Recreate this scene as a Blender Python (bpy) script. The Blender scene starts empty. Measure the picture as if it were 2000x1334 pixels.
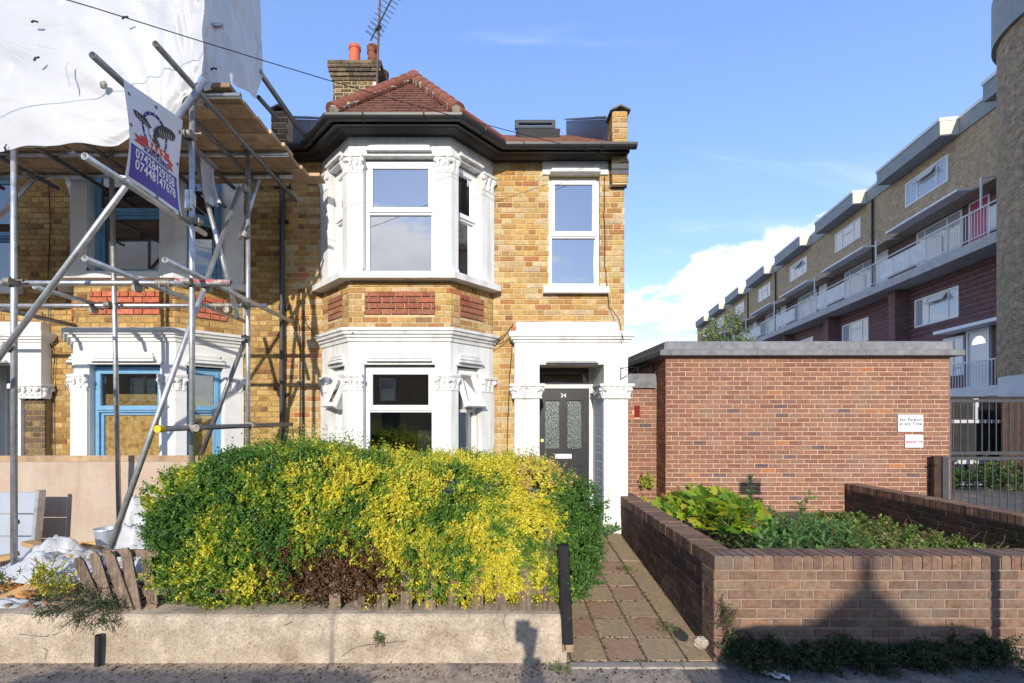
import bpy, math, random
import numpy as np
from mathutils import Vector, Matrix, noise as mnoise

R = random.Random(11)
NP = np.random.default_rng(5)
sc = bpy.context.scene
C = sc.collection

# ------------------------------------------------------------------ camera
FPX, VX, VY, CZ = 910.0, 955.0, 815.0, 1.9
cam_d = bpy.data.cameras.new('camera')
cam = bpy.data.objects.new('camera', cam_d); C.objects.link(cam)
cam.location = (0, 0, CZ); cam.rotation_euler = (math.radians(90), 0, 0)
cam_d.sensor_width = 36; cam_d.lens = FPX / 2000 * 36
cam_d.shift_x = (1000 - VX) / 2000; cam_d.shift_y = (VY - 667) / 2000
cam_d.clip_start = 0.05; cam_d.clip_end = 3000
sc.camera = cam

# ------------------------------------------------------------------ sun, sky, exposure
SUN_EL = math.atan(0.33)
sun_d = bpy.data.lights.new('sun', 'SUN'); sun_d.energy = 3.0; sun_d.angle = math.radians(0.53)
sun_d.color = (1.0, 0.93, 0.82)
sun = bpy.data.objects.new('sun', sun_d); C.objects.link(sun)
sun.location = (-2, -20, 12)
sun.rotation_euler = Vector((0.085, 1, -0.33)).to_track_quat('-Z', 'Y').to_euler()
w = bpy.data.worlds.new('World'); sc.world = w; w.use_nodes = True
nt = w.node_tree; nt.nodes.clear()
def N(tree, typ, **kw):
    n = tree.nodes.new(typ)
    for k, v in kw.items(): setattr(n, k, v)
    return n
def setin(n, **kw):
    for k, v in kw.items(): n.inputs[k].default_value = v
def math_(tree, op, a, b=None, clamp=False):
    n = N(tree, 'ShaderNodeMath', operation=op, use_clamp=clamp)
    for i, x in enumerate((a, b)):
        if x is None: continue
        if isinstance(x, (int, float)): n.inputs[i].default_value = x
        else: tree.links.new(x, n.inputs[i])
    return n.outputs[0]
def sky_world():
    L = nt.links.new
    sky = N(nt, 'ShaderNodeTexSky', sky_type='NISHITA', sun_disc=False)
    sky.sun_elevation = SUN_EL; sky.sun_rotation = math.radians(184.9)
    sky.air_density = 1.0; sky.dust_density = 0.08; sky.ozone_density = 2.0
    tc = N(nt, 'ShaderNodeTexCoord')
    sep = N(nt, 'ShaderNodeSeparateXYZ'); L(tc.outputs['Generated'], sep.inputs[0])
    z = math_(nt, 'MAXIMUM', sep.outputs[2], 0.0)
    den = math_(nt, 'ADD', z, 0.22)
    px = math_(nt, 'DIVIDE', sep.outputs[0], den); py = math_(nt, 'DIVIDE', sep.outputs[1], den)
    comb = N(nt, 'ShaderNodeCombineXYZ'); L(px, comb.inputs[0]); L(py, comb.inputs[1])
    comb.inputs[2].default_value = CLOUD_SEED
    # heaped clouds: more of them low in the sky
    n1 = N(nt, 'ShaderNodeTexNoise'); setin(n1, Scale=0.95, Detail=10.0, Roughness=0.6, Distortion=0.15)
    L(comb.outputs[0], n1.inputs['Vector'])
    thr = N(nt, 'ShaderNodeMapRange', interpolation_type='SMOOTHSTEP'); L(z, thr.inputs[0])
    setin(thr, **{'From Min': 0.24, 'From Max': 0.52, 'To Min': 0.0, 'To Max': 0.20})
    dens = math_(nt, 'SUBTRACT', n1.outputs[0], thr.outputs[0])
    m1 = N(nt, 'ShaderNodeMapRange', interpolation_type='SMOOTHSTEP'); L(dens, m1.inputs[0])
    setin(m1, **{'From Min': CLOUD_LO, 'From Max': CLOUD_LO + 0.05, 'To Min': 0.0, 'To Max': 1.0})
    # thin high wisps, stretched
    mp = N(nt, 'ShaderNodeMapping'); mp.inputs['Scale'].default_value = (0.5, 2.4, 1); mp.inputs['Rotation'].default_value = (0, 0, -0.75)
    L(comb.outputs[0], mp.inputs[0])
    n2 = N(nt, 'ShaderNodeTexNoise'); setin(n2, Scale=1.1, Detail=6.0, Roughness=0.6, Distortion=0.4); L(mp.outputs[0], n2.inputs['Vector'])
    m2 = N(nt, 'ShaderNodeMapRange', interpolation_type='SMOOTHSTEP'); L(n2.outputs[0], m2.inputs[0])
    setin(m2, **{'From Min': 0.57, 'From Max': 0.85, 'To Min': 0.0, 'To Max': 0.55})
    mask = math_(nt, 'MAXIMUM', m1.outputs[0], m2.outputs[0])
    # cloud shading: denser parts a little greyer
    m3 = N(nt, 'ShaderNodeMapRange'); L(dens, m3.inputs[0])
    setin(m3, **{'From Min': CLOUD_LO + 0.05, 'From Max': CLOUD_LO + 0.26, 'To Min': 1.0, 'To Max': 0.62})
    cc = N(nt, 'ShaderNodeMix', data_type='RGBA', blend_type='MULTIPLY'); cc.inputs[0].default_value = 1
    cc.inputs[6].default_value = (CLOUD_L * 0.97, CLOUD_L * 0.99, CLOUD_L * 1.03, 1); L(m3.outputs[0], cc.inputs[7])
    hs = N(nt, 'ShaderNodeHueSaturation'); hs.inputs['Hue'].default_value = 0.522; hs.inputs['Saturation'].default_value = SKY_SAT; hs.inputs['Value'].default_value = SKY_VAL
    gm = N(nt, 'ShaderNodeGamma'); gm.inputs['Gamma'].default_value = 0.55; L(sky.outputs[0], gm.inputs['Color'])
    L(gm.outputs[0], hs.inputs['Color'])
    mix = N(nt, 'ShaderNodeMix', data_type='RGBA'); L(mask, mix.inputs[0]); L(hs.outputs[0], mix.inputs[6]); L(cc.outputs[2], mix.inputs[7])
    bg = N(nt, 'ShaderNodeBackground'); bg.inputs[1].default_value = 0.15; L(mix.outputs[2], bg.inputs[0])
    out = N(nt, 'ShaderNodeOutputWorld'); L(bg.outputs[0], out.inputs[0])
CLOUD_SEED, CLOUD_LO, CLOUD_L, SKY_SAT, SKY_VAL = 23.9, 0.462, 5.6, 1.55, 2.2
sky_world()
vs = sc.view_settings
vs.view_transform = 'Standard'; vs.look = 'None'; vs.exposure = 0.78; vs.gamma = 1.0; vs.use_curve_mapping = False

# ------------------------------------------------------------------ helpers
Z = Vector((0, 0, 1))
def P(px, py, Y):
    return Vector(((px - VX) * Y / FPX, Y, CZ - (py - VY) * Y / FPX))
def lin(r, g, b, k=1.0):
    f = lambda c: ((c / 255) / 12.92 if c / 255 <= .04045 else ((c / 255 + .055) / 1.055) ** 2.4)
    return (f(r) / k, f(g) / k, f(b) / k)

class Frame:
    """local (u along, w outward, z up) -> world"""
    def __init__(s, O, U, Nn, Zz=Z):
        s.O = Vector(O); s.U = Vector(U).normalized(); s.N = Vector(Nn).normalized(); s.Z = Vector(Zz).normalized()
    def at(s, u, w, z): return s.O + s.U * u + s.N * w + s.Z * z
    def rotz(s):
        Y = -s.N; return math.atan2(-Y.x, Y.y)
    def shift(s, u=0, w=0, z=0): return Frame(s.at(u, w, z), s.U, s.N, s.Z)
    def tilt(s, u0, w0, z0, ang):       # hinge at (.,w0,z0), swing bottom outward
        return Frame(s.at(u0, w0, z0), s.U, s.N * math.cos(ang) + s.Z * math.sin(ang), s.Z * math.cos(ang) - s.N * math.sin(ang))
WORLD = Frame((0, 0, 0), (1, 0, 0), (0, 1, 0))
def facet(A, B):
    A = Vector((A[0], A[1], 0)); B = Vector((B[0], B[1], 0)); d = (B - A).normalized()
    f = Frame(A, d, Vector((d.y, -d.x, 0))); f.len = (B - A).length
    return f

class MB:
    def __init__(s): s.v = []; s.f = []; s.m = []; s.c = []; s.uv = []; s.col = None; s.mi = 0; s.has_c = False; s.has_uv = False
    def add(s, vs, fs, mi=None, uv=None):
        o = len(s.v); s.v.extend([tuple(x) for x in vs])
        if uv is None: uv = [(0, 0)] * len(vs)
        else: s.has_uv = True
        s.uv.extend(uv)
        c = s.col or (0, 0, 0)
        if s.col: s.has_c = True
        s.c.extend([c] * len(vs))
        mi = s.mi if mi is None else mi
        for f in fs: s.f.append([i + o for i in f]); s.m.append(mi)
        return s
    def box(s, fr, u0, u1, w0, w1, z0, z1, mi=None):
        vs = []; uv = []
        for z in (z0, z1):
            for (u, w_) in ((u0, w0), (u1, w0), (u1, w1), (u0, w1)):
                vs.append(fr.at(u, w_, z)); uv.append((u + w_, z))
        return s.add(vs, [(0, 3, 2, 1), (4, 5, 6, 7), (0, 1, 5, 4), (1, 2, 6, 5), (2, 3, 7, 6), (3, 0, 4, 7)], mi, uv)
    def bevbox(s, fr, u0, u1, w0, w1, z0, z1, b=.006, mi=None):
        """box with its outer (w1) rim chamfered"""
        r0 = [(u0, z0), (u1, z0), (u1, z1), (u0, z1)]; r1 = [(u0 + b, z0 + b), (u1 - b, z0 + b), (u1 - b, z1 - b), (u0 + b, z1 - b)]
        vs = [fr.at(u, w0, z) for u, z in r0] + [fr.at(u, w1 - b, z) for u, z in r0] + [fr.at(u, w1, z) for u, z in r1]
        fs = [(0, 1, 2, 3), (8, 9, 10, 11)]
        for k in (0, 4):
            for i in range(4): j = (i + 1) % 4; fs.append((k + i, k + j, k + 4 + j, k + 4 + i))
        return s.add(vs, fs, mi)
    def poly(s, pts, thick=None, mi=None):
        """extrude planar polygon by vector thick"""
        n = len(pts); pts = [Vector(p) for p in pts]
        if thick is None: return s.add(pts, [tuple(range(n))], mi)
        t = Vector(thick); vs = pts + [p + t for p in pts]
        fs = [tuple(range(n)), tuple(range(2 * n - 1, n - 1, -1))] + [(i, (i + 1) % n, n + (i + 1) % n, n + i) for i in range(n)]
        return s.add(vs, fs, mi)
    def tube(s, p0, p1, r, n=10, r1=None, caps=True, mi=None):
        p0 = Vector(p0); p1 = Vector(p1); d = (p1 - p0).normalized()
        a = d.orthogonal().normalized(); b = d.cross(a); r1 = r if r1 is None else r1
        vs = []
        for p, rr in ((p0, r), (p1, r1)):
            for i in range(n):
                t = 2 * math.pi * i / n; vs.append(p + (a * math.cos(t) + b * math.sin(t)) * rr)
        fs = [(i, (i + 1) % n, n + (i + 1) % n, n + i) for i in range(n)]
        if caps: fs += [tuple(range(n - 1, -1, -1)), tuple(range(n, 2 * n))]
        return s.add(vs, fs, mi)
    def pipe(s, p0, p1, r, ri, n=12, mi=None):
        """open hollow tube"""
        p0 = Vector(p0); p1 = Vector(p1); d = (p1 - p0).normalized()
        a = d.orthogonal().normalized(); b = d.cross(a); vs = []
        for p, rr in ((p0, r), (p1, r), (p1, ri), (p0, ri)):
            for i in range(n):
                t = 2 * math.pi * i / n; vs.append(p + (a * math.cos(t) + b * math.sin(t)) * rr)
        fs = []
        for k in range(4):
            k2 = (k + 1) % 4
            fs += [(k * n + i, k * n + (i + 1) % n, k2 * n + (i + 1) % n, k2 * n + i) for i in range(n)]
        return s.add(vs, fs, mi)
    def path(s, pts, r, n=6, mi=None):
        pts = [Vector(p) for p in pts]; vs = []; up = Vector((0.13, 0.21, 1)).normalized()
        for k, p in enumerate(pts):
            d = (pts[min(k + 1, len(pts) - 1)] - pts[max(k - 1, 0)]).normalized()
            a = d.cross(up)
            a = a.normalized() if a.length > .01 else d.orthogonal().normalized()
            b = d.cross(a); rr = r[k] if isinstance(r, (list, tuple)) else r
            vs += [p + (a * math.cos(2 * math.pi * i / n) + b * math.sin(2 * math.pi * i / n)) * rr for i in range(n)]
        fs = []
        for k in range(len(pts) - 1):
            fs += [(k * n + i, k * n + (i + 1) % n, (k + 1) * n + (i + 1) % n, (k + 1) * n + i) for i in range(n)]
        fs += [tuple(range(n)), tuple(range((len(pts) - 1) * n, len(pts) * n))]
        return s.add(vs, fs, mi)
    def lathe(s, c, prof, n=20, mi=None, axis=None):
        c = Vector(c); vs = []
        for r, z in prof: vs += [c + Vector((r * math.cos(2 * math.pi * i / n), r * math.sin(2 * math.pi * i / n), z)) for i in range(n)]
        fs = []
        for k in range(len(prof) - 1):
            fs += [(k * n + i, k * n + (i + 1) % n, (k + 1) * n + (i + 1) % n, (k + 1) * n + i) for i in range(n)]
        return s.add(vs, fs, mi)
    def blob(s, c, rx, ry, rz, fr=WORLD, nu=8, nv=5, jit=0, mi=None):
        vs = []; c = Vector(c)
        for j in range(nv + 1):
            ph = math.pi * j / nv
            for i in range(nu):
                th = 2 * math.pi * i / nu; k = 1 + (R.uniform(-jit, jit) if jit else 0)
                vs.append(c + fr.U * (rx * k * math.sin(ph) * math.cos(th)) + fr.N * (ry * k * math.sin(ph) * math.sin(th)) + fr.Z * (rz * k * math.cos(ph)))
        fs = [(j * nu + i, j * nu + (i + 1) % nu, (j + 1) * nu + (i + 1) % nu, (j + 1) * nu + i) for j in range(nv) for i in range(nu)]
        return s.add(vs, fs, mi)
    def sweep(s, path, prof, mi=None, closed=True):
        """sweep profile [(outward offset, z)] along plan polyline; outward is to the right of travel"""
        pts = [Vector((p[0], p[1])) for p in path]; n = len(pts); m = len(prof); vs = []
        nr = []
        for i in range(n - 1):
            d = (pts[i + 1] - pts[i]).normalized(); nr.append(Vector((d.y, -d.x)))
        for i in range(n):
            if i == 0: mv = nr[0]
            elif i == n - 1: mv = nr[-1]
            else:
                mv = nr[i - 1] + nr[i]; mv = mv / (mv.dot(nr[i]))
            for o, z in prof: q = pts[i] + mv * o; vs.append((q.x, q.y, z))
        fs = []; mm = m if closed else m - 1
        for i in range(n - 1):
            for k in range(mm): k2 = (k + 1) % m; fs.append((i * m + k, i * m + k2, (i + 1) * m + k2, (i + 1) * m + k))
        if closed: fs += [tuple(range(m)), tuple(range((n - 1) * m, n * m))]
        return s.add(vs, fs, mi)
    def panel(s, fr, u0, u1, z0, z1, holes, w0, w1, mi=None):
        us = sorted({u0, u1} | {min(max(h[i], u0), u1) for h in holes for i in (0, 1)})
        zs = sorted({z0, z1} | {min(max(h[i], z0), z1) for h in holes for i in (2, 3)})
        solid = {}
        for i in range(len(us) - 1):
            for j in range(len(zs) - 1):
                cu = (us[i] + us[i + 1]) / 2; cz = (zs[j] + zs[j + 1]) / 2
                solid[i, j] = not any(h[0] < cu < h[1] and h[2] < cz < h[3] for h in holes)
        for (i, j), ok in solid.items():
            if not ok: continue
            a, b, c, d = us[i], us[i + 1], zs[j], zs[j + 1]
            q = [(a, c), (b, c), (b, d), (a, d)]
            vs = [fr.at(u, w1, z) for u, z in q] + [fr.at(u, w0, z) for u, z in q]
            fs = [(0, 1, 2, 3), (7, 6, 5, 4)]
            for k, (di, dj) in enumerate(((0, -1), (1, 0), (0, 1), (-1, 0))):
                if not solid.get((i + di, j + dj), False):
                    k2 = (k + 1) % 4; fs.append((k, k + 4, k2 + 4, k2))
            s.add(vs, fs, mi, [(u, z) for u, z in q] * 2)
        return s
    def build(s, name, mats, parent=None, smooth=False):
        me = bpy.data.meshes.new(name); me.from_pydata(s.v, [], s.f)
        mats = mats if isinstance(mats, (list, tuple)) else [mats]
        for m in mats: me.materials.append(m)
        if len(mats) > 1: me.polygons.foreach_set('material_index', s.m)
        if s.has_c:
            a = me.color_attributes.new('bc', 'FLOAT_COLOR', 'POINT')
            a.data.foreach_set('color', np.array([(c[0], c[1], c[2], 1) for c in s.c], np.float32).ravel())
        if s.has_uv:
            uvl = me.uv_layers.new(name='UVMap'); li = np.empty(len(me.loops), np.int32); me.loops.foreach_get('vertex_index', li)
            uvl.data.foreach_set('uv', np.array(s.uv, np.float32)[li].ravel())
        if smooth: me.polygons.foreach_set('use_smooth', [True] * len(me.polygons))
        me.update()
        o = bpy.data.objects.new(name, me); o.color = (0, 0, 0, 1)
        link(o, parent); return o

LOC = {}
def link(o, parent=None):
    C.objects.link(o)
    if parent is not None:
        o.parent = parent; o.matrix_parent_inverse = Matrix.Translation(-LOC.get(parent.name, Vector((0, 0, 0))))
def tag(o, label=None, cat=None, group=None, kind=None):
    for k, v in (('label', label), ('category', cat), ('group', group), ('kind', kind)):
        if v: o[k] = v
    return o
def empty(name, loc, label=None, cat=None, group=None, kind=None):
    o = bpy.data.objects.new(name, None); o.location = loc; C.objects.link(o); LOC[o.name] = Vector(loc)
    o.empty_display_size = .2
    return tag(o, label, cat, group, kind)
def stuff(o): o['kind'] = 'stuff'; return o

# ------------------------------------------------------------------ materials
def mat(name):
    m = bpy.data.materials.new(name); m.use_nodes = True; t = m.node_tree; t.nodes.clear()
    out = N(t, 'ShaderNodeOutputMaterial'); b = N(t, 'ShaderNodeBsdfPrincipled'); t.links.new(b.outputs[0], out.inputs[0])
    return m, t, b, out
def posn(t): return N(t, 'ShaderNodeNewGeometry').outputs['Position']
def noisef(t, scale, detail=4, rough=.6, vec=None, dist=0):
    n = N(t, 'ShaderNodeTexNoise'); setin(n, Scale=scale, Detail=detail, Roughness=rough, Distortion=dist)
    t.links.new(vec or posn(t), n.inputs['Vector']); return n.outputs[0]
def ramp(t, fac, stops):
    r = N(t, 'ShaderNodeValToRGB'); t.links.new(fac, r.inputs[0]); e = r.color_ramp.elements
    while len(e) < len(stops): e.new(.5)
    for i, (p, c) in enumerate(stops): e[i].position = p; e[i].color = (*c[:3], 1) if len(c) >= 3 else (c[0],) * 3 + (1,)
    return r.outputs[0]
def mixc(t, fac, a, b, mode='MIX'):
    m = N(t, 'ShaderNodeMix', data_type='RGBA', blend_type=mode)
    for i, x in ((0, fac), (6, a), (7, b)):
        if isinstance(x, (int, float)): m.inputs[i].default_value = x if i == 0 else (x, x, x, 1)
        elif isinstance(x, tuple): m.inputs[i].default_value = (*x[:3], 1)
        else: t.links.new(x, m.inputs[i])
    return m.outputs[2]
def bump(t, b, h, strength, dist=.01):
    n = N(t, 'ShaderNodeBump'); n.inputs['Strength'].default_value = strength; n.inputs['Distance'].default_value = dist
    t.links.new(h, n.inputs['Height']); t.links.new(n.outputs[0], b.inputs['Normal'])
def pm(name, col, rough=.8, var=.25, vs=5, bs=60, bst=.25, metal=0, spec=.4, dirt=None, dirt_s=2.5, dirt_lo=.55, dirt_hi=.75, orand=0, speck=0, streak=0, grain=0):
    m, t, b, o = mat(name)
    f = noisef(t, vs, 5)
    v = ramp(t, f, [(.3, (1 - var,) * 3), (.7, (1 + var * .6,) * 3)])
    c = mixc(t, 1.0, tuple(col), v, 'MULTIPLY')
    if dirt:
        g = ramp(t, noisef(t, dirt_s, 8, .7), [(dirt_lo, (0, 0, 0)), (dirt_hi, (1, 1, 1))]); c = mixc(t, g, c, tuple(dirt))
    if grain:
        mg = N(t, 'ShaderNodeMapping'); mg.inputs['Scale'].default_value = (38, 38, 2.2); mg.inputs['Rotation'].default_value = (0, grain, 0); t.links.new(posn(t), mg.inputs[0])
        g1 = ramp(t, noisef(t, 1.6, 6, .7, mg.outputs[0]), [(.32, (.45, .43, .42)), (.55, (1, 1, 1)), (.75, (1.3, 1.3, 1.32))]); c = mixc(t, 1.0, c, g1, 'MULTIPLY')
    if streak:
        mp = N(t, 'ShaderNodeMapping'); mp.inputs['Scale'].default_value = (9, 9, .9); t.links.new(posn(t), mp.inputs[0])
        s3 = ramp(t, noisef(t, 1.0, 6, .65, mp.outputs[0]), [(.45, (1, 1, 1)), (.72, (1 - streak, 1 - streak * 1.05, 1 - streak * 1.25))]); c = mixc(t, 1.0, c, s3, 'MULTIPLY')
    if speck:
        s1 = ramp(t, noisef(t, 55, 6, .8), [(.34, (1 - speck,) * 3), (.5, (1, 1, 1)), (.68, (1 + speck * .45,) * 3)]); c = mixc(t, 1.0, c, s1, 'MULTIPLY')
        s2 = ramp(t, noisef(t, 190, 2, .5), [(.62, (1, 1, 1)), (.68, (.45, .42, .4))]); c = mixc(t, .7, c, s2, 'MULTIPLY')
    if orand:
        oi = N(t, 'ShaderNodeObjectInfo'); rv = ramp(t, oi.outputs['Random'], [(0, (1 - orand,) * 3), (1, (1 + orand,) * 3)]); c = mixc(t, 1.0, c, rv, 'MULTIPLY')
    t.links.new(c, b.inputs['Base Color']); setin(b, Roughness=rough, Metallic=metal); b.inputs['Specular IOR Level'].default_value = spec
    if bst: bump(t, b, noisef(t, bs, 4), bst, .004)
    return m
def brick_mat(name, rough=.9, mott=.35, bst=.5, soot=None, soot_lo=.5, soot_k=1.0):
    """base colour per brick: object colour (single bricks) + mesh attribute (joined bricks)"""
    m, t, b, o = mat(name)
    at = N(t, 'ShaderNodeAttribute', attribute_type='GEOMETRY', attribute_name='bc'); oi = N(t, 'ShaderNodeObjectInfo')
    c = mixc(t, 1.0, at.outputs['Color'], oi.outputs['Color'], 'ADD')
    v = ramp(t, noisef(t, 22, 6, .7), [(.3, (1 - mott,) * 3), (.55, (1, 1, 1)), (.75, (1 + mott * .7,) * 3)])
    c = mixc(t, 1.0, c, v, 'MULTIPLY')
    if soot:
        g = ramp(t, noisef(t, 1.7, 7, .7), [(soot_lo, (0, 0, 0)), (soot_lo + .2, (soot_k,) * 3)]); c = mixc(t, g, c, soot)
    sp = ramp(t, noisef(t, 160, 2, .5), [(.66, (0, 0, 0)), (.72, (.55, .55, .55))])
    c = mixc(t, sp, c, mixc(t, 1.0, c, (.5, .45, .4), 'MULTIPLY'))
    t.links.new(c, b.inputs['Base Color']); setin(b, Roughness=rough); b.inputs['Specular IOR Level'].default_value = .25
    bump(t, b, noisef(t, 90, 5, .7), bst, .004)
    return m
def uvbrick(name, c1, c2, mortar, mott=.5, bw=.225, bh=.075, ms=.012, green=None):
    m, t, b, o = mat(name)
    uv = N(t, 'ShaderNodeUVMap'); br = N(t, 'ShaderNodeTexBrick'); t.links.new(uv.outputs[0], br.inputs['Vector'])
    br.offset = .5
    br.inputs['Color1'].default_value = (*c1, 1); br.inputs['Color2'].default_value = (*c2, 1); br.inputs['Mortar'].default_value = (*mortar, 1)
    setin(br, Scale=1.0, **{'Mortar Size': ms, 'Brick Width': bw, 'Row Height': bh, 'Mortar Smooth': .2, 'Bias': -.1})
    v = ramp(t, noisef(t, 6, 7, .75), [(.3, (1 - mott,) * 3), (.7, (1 + mott * .8,) * 3)])
    c = mixc(t, 1.0, br.outputs[0], v, 'MULTIPLY')
    if green:
        g = ramp(t, noisef(t, .6, 6, .7), [(.5, (0, 0, 0)), (.75, (.6, .6, .6))]); c = mixc(t, g, c, green)
    t.links.new(c, b.inputs['Base Color']); setin(b, Roughness=.9)
    inv = math_(t, 'SUBTRACT', 1.0, br.outputs['Fac']); bump(t, b, inv, .6, .01)
    return m
def glass(name, refl, tint=(.02, .025, .03), clear=False, rough=.0):
    m, t, b, o = mat(name); t.nodes.remove(b)
    g = N(t, 'ShaderNodeBsdfGlossy'); g.inputs['Roughness'].default_value = rough; g.inputs['Color'].default_value = (.95, .97, 1, 1)
    if clear: d = N(t, 'ShaderNodeBsdfTransparent'); d.inputs['Color'].default_value = (.8, .84, .85, 1)
    else: d = N(t, 'ShaderNodeBsdfDiffuse'); d.inputs['Color'].default_value = (*tint, 1)
    bn = N(t, 'ShaderNodeBump'); bn.inputs['Strength'].default_value = .02; bn.inputs['Distance'].default_value = .02
    t.links.new(noisef(t, 2.5, 1), bn.inputs['Height']); t.links.new(bn.outputs[0], g.inputs['Normal'])
    lw = N(t, 'ShaderNodeLayerWeight'); lw.inputs['Blend'].default_value = .25
    fac = math_(t, 'ADD', math_(t, 'MULTIPLY', lw.outputs['Fresnel'], .8), refl, True)
    mx = N(t, 'ShaderNodeMixShader'); t.links.new(fac, mx.inputs[0]); t.links.new(d.outputs[0], mx.inputs[1]); t.links.new(g.outputs[0], mx.inputs[2])
    t.links.new(mx.outputs[0], o.inputs[0]); return m
def leaf_mat(name, trans=.35):
    m, t, b, o = mat(name)
    at = N(t, 'ShaderNodeAttribute', attribute_type='GEOMETRY', attribute_name='bc')
    t.links.new(at.outputs['Color'], b.inputs['Base Color']); setin(b, Roughness=.42); b.inputs['Specular IOR Level'].default_value = .45
    tr = N(t, 'ShaderNodeBsdfTranslucent'); t.links.new(mixc(t, 1.0, at.outputs['Color'], (1.2, 1.25, .6), 'MULTIPLY'), tr.inputs[0])
    mx = N(t, 'ShaderNodeMixShader'); mx.inputs[0].default_value = trans
    t.links.new(b.outputs[0], mx.inputs[1]); t.links.new(tr.outputs[0], mx.inputs[2]); t.links.new(mx.outputs[0], o.inputs[0]); return m

M = {}
M['white'] = pm('white_stucco', (.70, .70, .695), .6, .05, 3, 130, .15, dirt=(.52, .51, .48), dirt_lo=.56, dirt_hi=.9, streak=.28)
M['upvc'] = pm('white_upvc', (.72, .72, .725), .3, .02, 3, 20, 0, spec=.5)
M['oldwhite'] = pm('old_white_paint', (.68, .68, .67), .7, .1, 4, 90, .25, dirt=(.45, .43, .40), dirt_lo=.58, dirt_hi=.85)
M['blue'] = pm('pale_blue_paint', lin(120, 170, 205, 1.2), .5, .15, 8, 60, .15)
M['black'] = pm('black_gloss_paint', (.018, .018, .02), .46, .3, 9, 30, .15, spec=.6, dirt=(.09, .09, .09), dirt_s=7, dirt_lo=.62, dirt_hi=.8)
M['lead'] = pm('lead_sheet', (.10, .105, .115), .45, .35, 6, 25, .5, dirt=(.35, .37, .42), dirt_s=9, dirt_lo=.56, dirt_hi=.75)
M['door'] = pm('black_door_paint', (.028, .028, .031), .35, .2, 5, 40, .1)
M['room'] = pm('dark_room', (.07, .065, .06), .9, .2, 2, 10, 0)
M['curtain'] = pm('net_curtain', (.5, .48, .43), .9, .1, 4, 50, .2)
M['mortar_cream'] = pm('cream_mortar', lin(216, 192, 150, 1.2), .95, .2, 12, 120, .5)
M['mortar_old'] = pm('old_mortar', lin(170, 142, 98, 1.25), .95, .3, 9, 120, .6)
M['mortar_pink'] = pm('pinkish_mortar', lin(218, 188, 154, 1.3), .95, .2, 10, 120, .5)
M['mortar_grey'] = pm('grey_mortar', lin(172, 152, 130, 1.4), .95, .25, 10, 120, .5)
M['mortar_dark'] = pm('weathered_pale_mortar', (.12, .11, .10), .95, .3, 10, 120, .5)  # dark mortar, used only in the two side walls
M['brick_house'] = brick_mat('stock_brick', mott=.35, soot=(.23, .165, .095), soot_lo=.46, soot_k=.55)
M['brick_old'] = brick_mat('old_stock_brick', mott=.45, bst=.8, soot=(.27, .20, .12), soot_lo=.56)
M['brick_garage'] = brick_mat('red_brown_brick', mott=.28, soot=(.34, .25, .20), soot_lo=.5, soot_k=.35)
M['brick_wall'] = brick_mat('dark_brown_brick', mott=.42, soot=(.22, .19, .15), soot_lo=.5, soot_k=.5)
M['brick_damp'] = brick_mat('damp_mossy_brick', mott=.5, soot=(.03, .033, .017), soot_lo=.42)  # moss, plus the shade of the right wall's face put into the colour
M['brick_chim'] = brick_mat('sooty_brick', mott=.5, soot=(.05, .045, .035), soot_lo=.5)
M['glass_sky'] = glass('reflective_glass', .42, (.03, .035, .045))
M['glass_dim'] = glass('dim_glass', .16, (.02, .02, .025))
M['glass_clear'] = glass('clear_glass', .13, clear=True)
M['frost'] = pm('obscured_glass', (.05, .075, .07), .22, .4, 30, 140, .9, spec=.7)
M['rooftile'] = pm('clay_roof_tile', lin(132, 88, 72, 1.3), .85, .4, 14, 80, .5, dirt=lin(92, 74, 62, 1.3), dirt_s=6)
M['hiptile'] = pm('red_hip_tile', lin(150, 92, 72, 1.35), .85, .3, 9, 80, .4, dirt=lin(110, 84, 70, 1.3), dirt_s=6)
M['bedding'] = pm('bedding_mortar', (.38, .34, .27), .95, .3, 15, 60, .8)
M['concrete'] = pm('grey_coping_concrete', (.20, .20, .205), .9, .3, 7, 90, .6, dirt=(.11, .11, .11), dirt_s=5)
M['galv'] = pm('galvanised_tube', (.50, .51, .52), .42, .3, 14, 60, .1, metal=.75, dirt=(.55, .53, .48), dirt_s=11, dirt_lo=.58, dirt_hi=.7)
M['galvdark'] = pm('dull_steel_tube', (.20, .20, .21), .5, .3, 14, 60, .15, metal=.6)
M['coupler'] = pm('rusty_steel_coupler', (.32, .29, .24), .6, .5, 40, 60, .3, metal=.6)
M['board'] = pm('scaffold_board_wood', lin(186, 156, 122, 1.15), .85, .35, 7, 50, .4, dirt=(.16, .10, .06), dirt_s=5, dirt_lo=.58, orand=.28)
M['wood_new'] = pm('new_timber', lin(205, 165, 115, 1.3), .75, .2, 9, 60, .2)
M['wood_old'] = pm('weathered_picket_wood', lin(142, 122, 104, 1.3), .9, .4, 16, 70, .8, dirt=(.42, .38, .33), dirt_s=7, dirt_lo=.58, dirt_hi=.75, grain=.001, orand=.25)
M['wood_dark'] = pm('dark_fence_wood', (.06, .035, .025), .9, .4, 8, 60, .4)
M['ply'] = pm('pinkish_plywood', lin(206, 188, 168, 1.35), .8, .12, 3, 40, .15, dirt=lin(214, 172, 152, 1.35), dirt_s=4, dirt_lo=.45, dirt_hi=.8, speck=.12, streak=.12)
M['osb'] = pm('osb_board', lin(215, 172, 100, 1.05), .8, .3, 25, 90, .3, dirt=lin(165, 120, 60, 1.05), dirt_s=14, dirt_lo=.5, dirt_hi=.62)
M['alu'] = pm('aluminium_sheet', (.52, .57, .64), .4, .1, 4, 30, .05, metal=.5)
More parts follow.
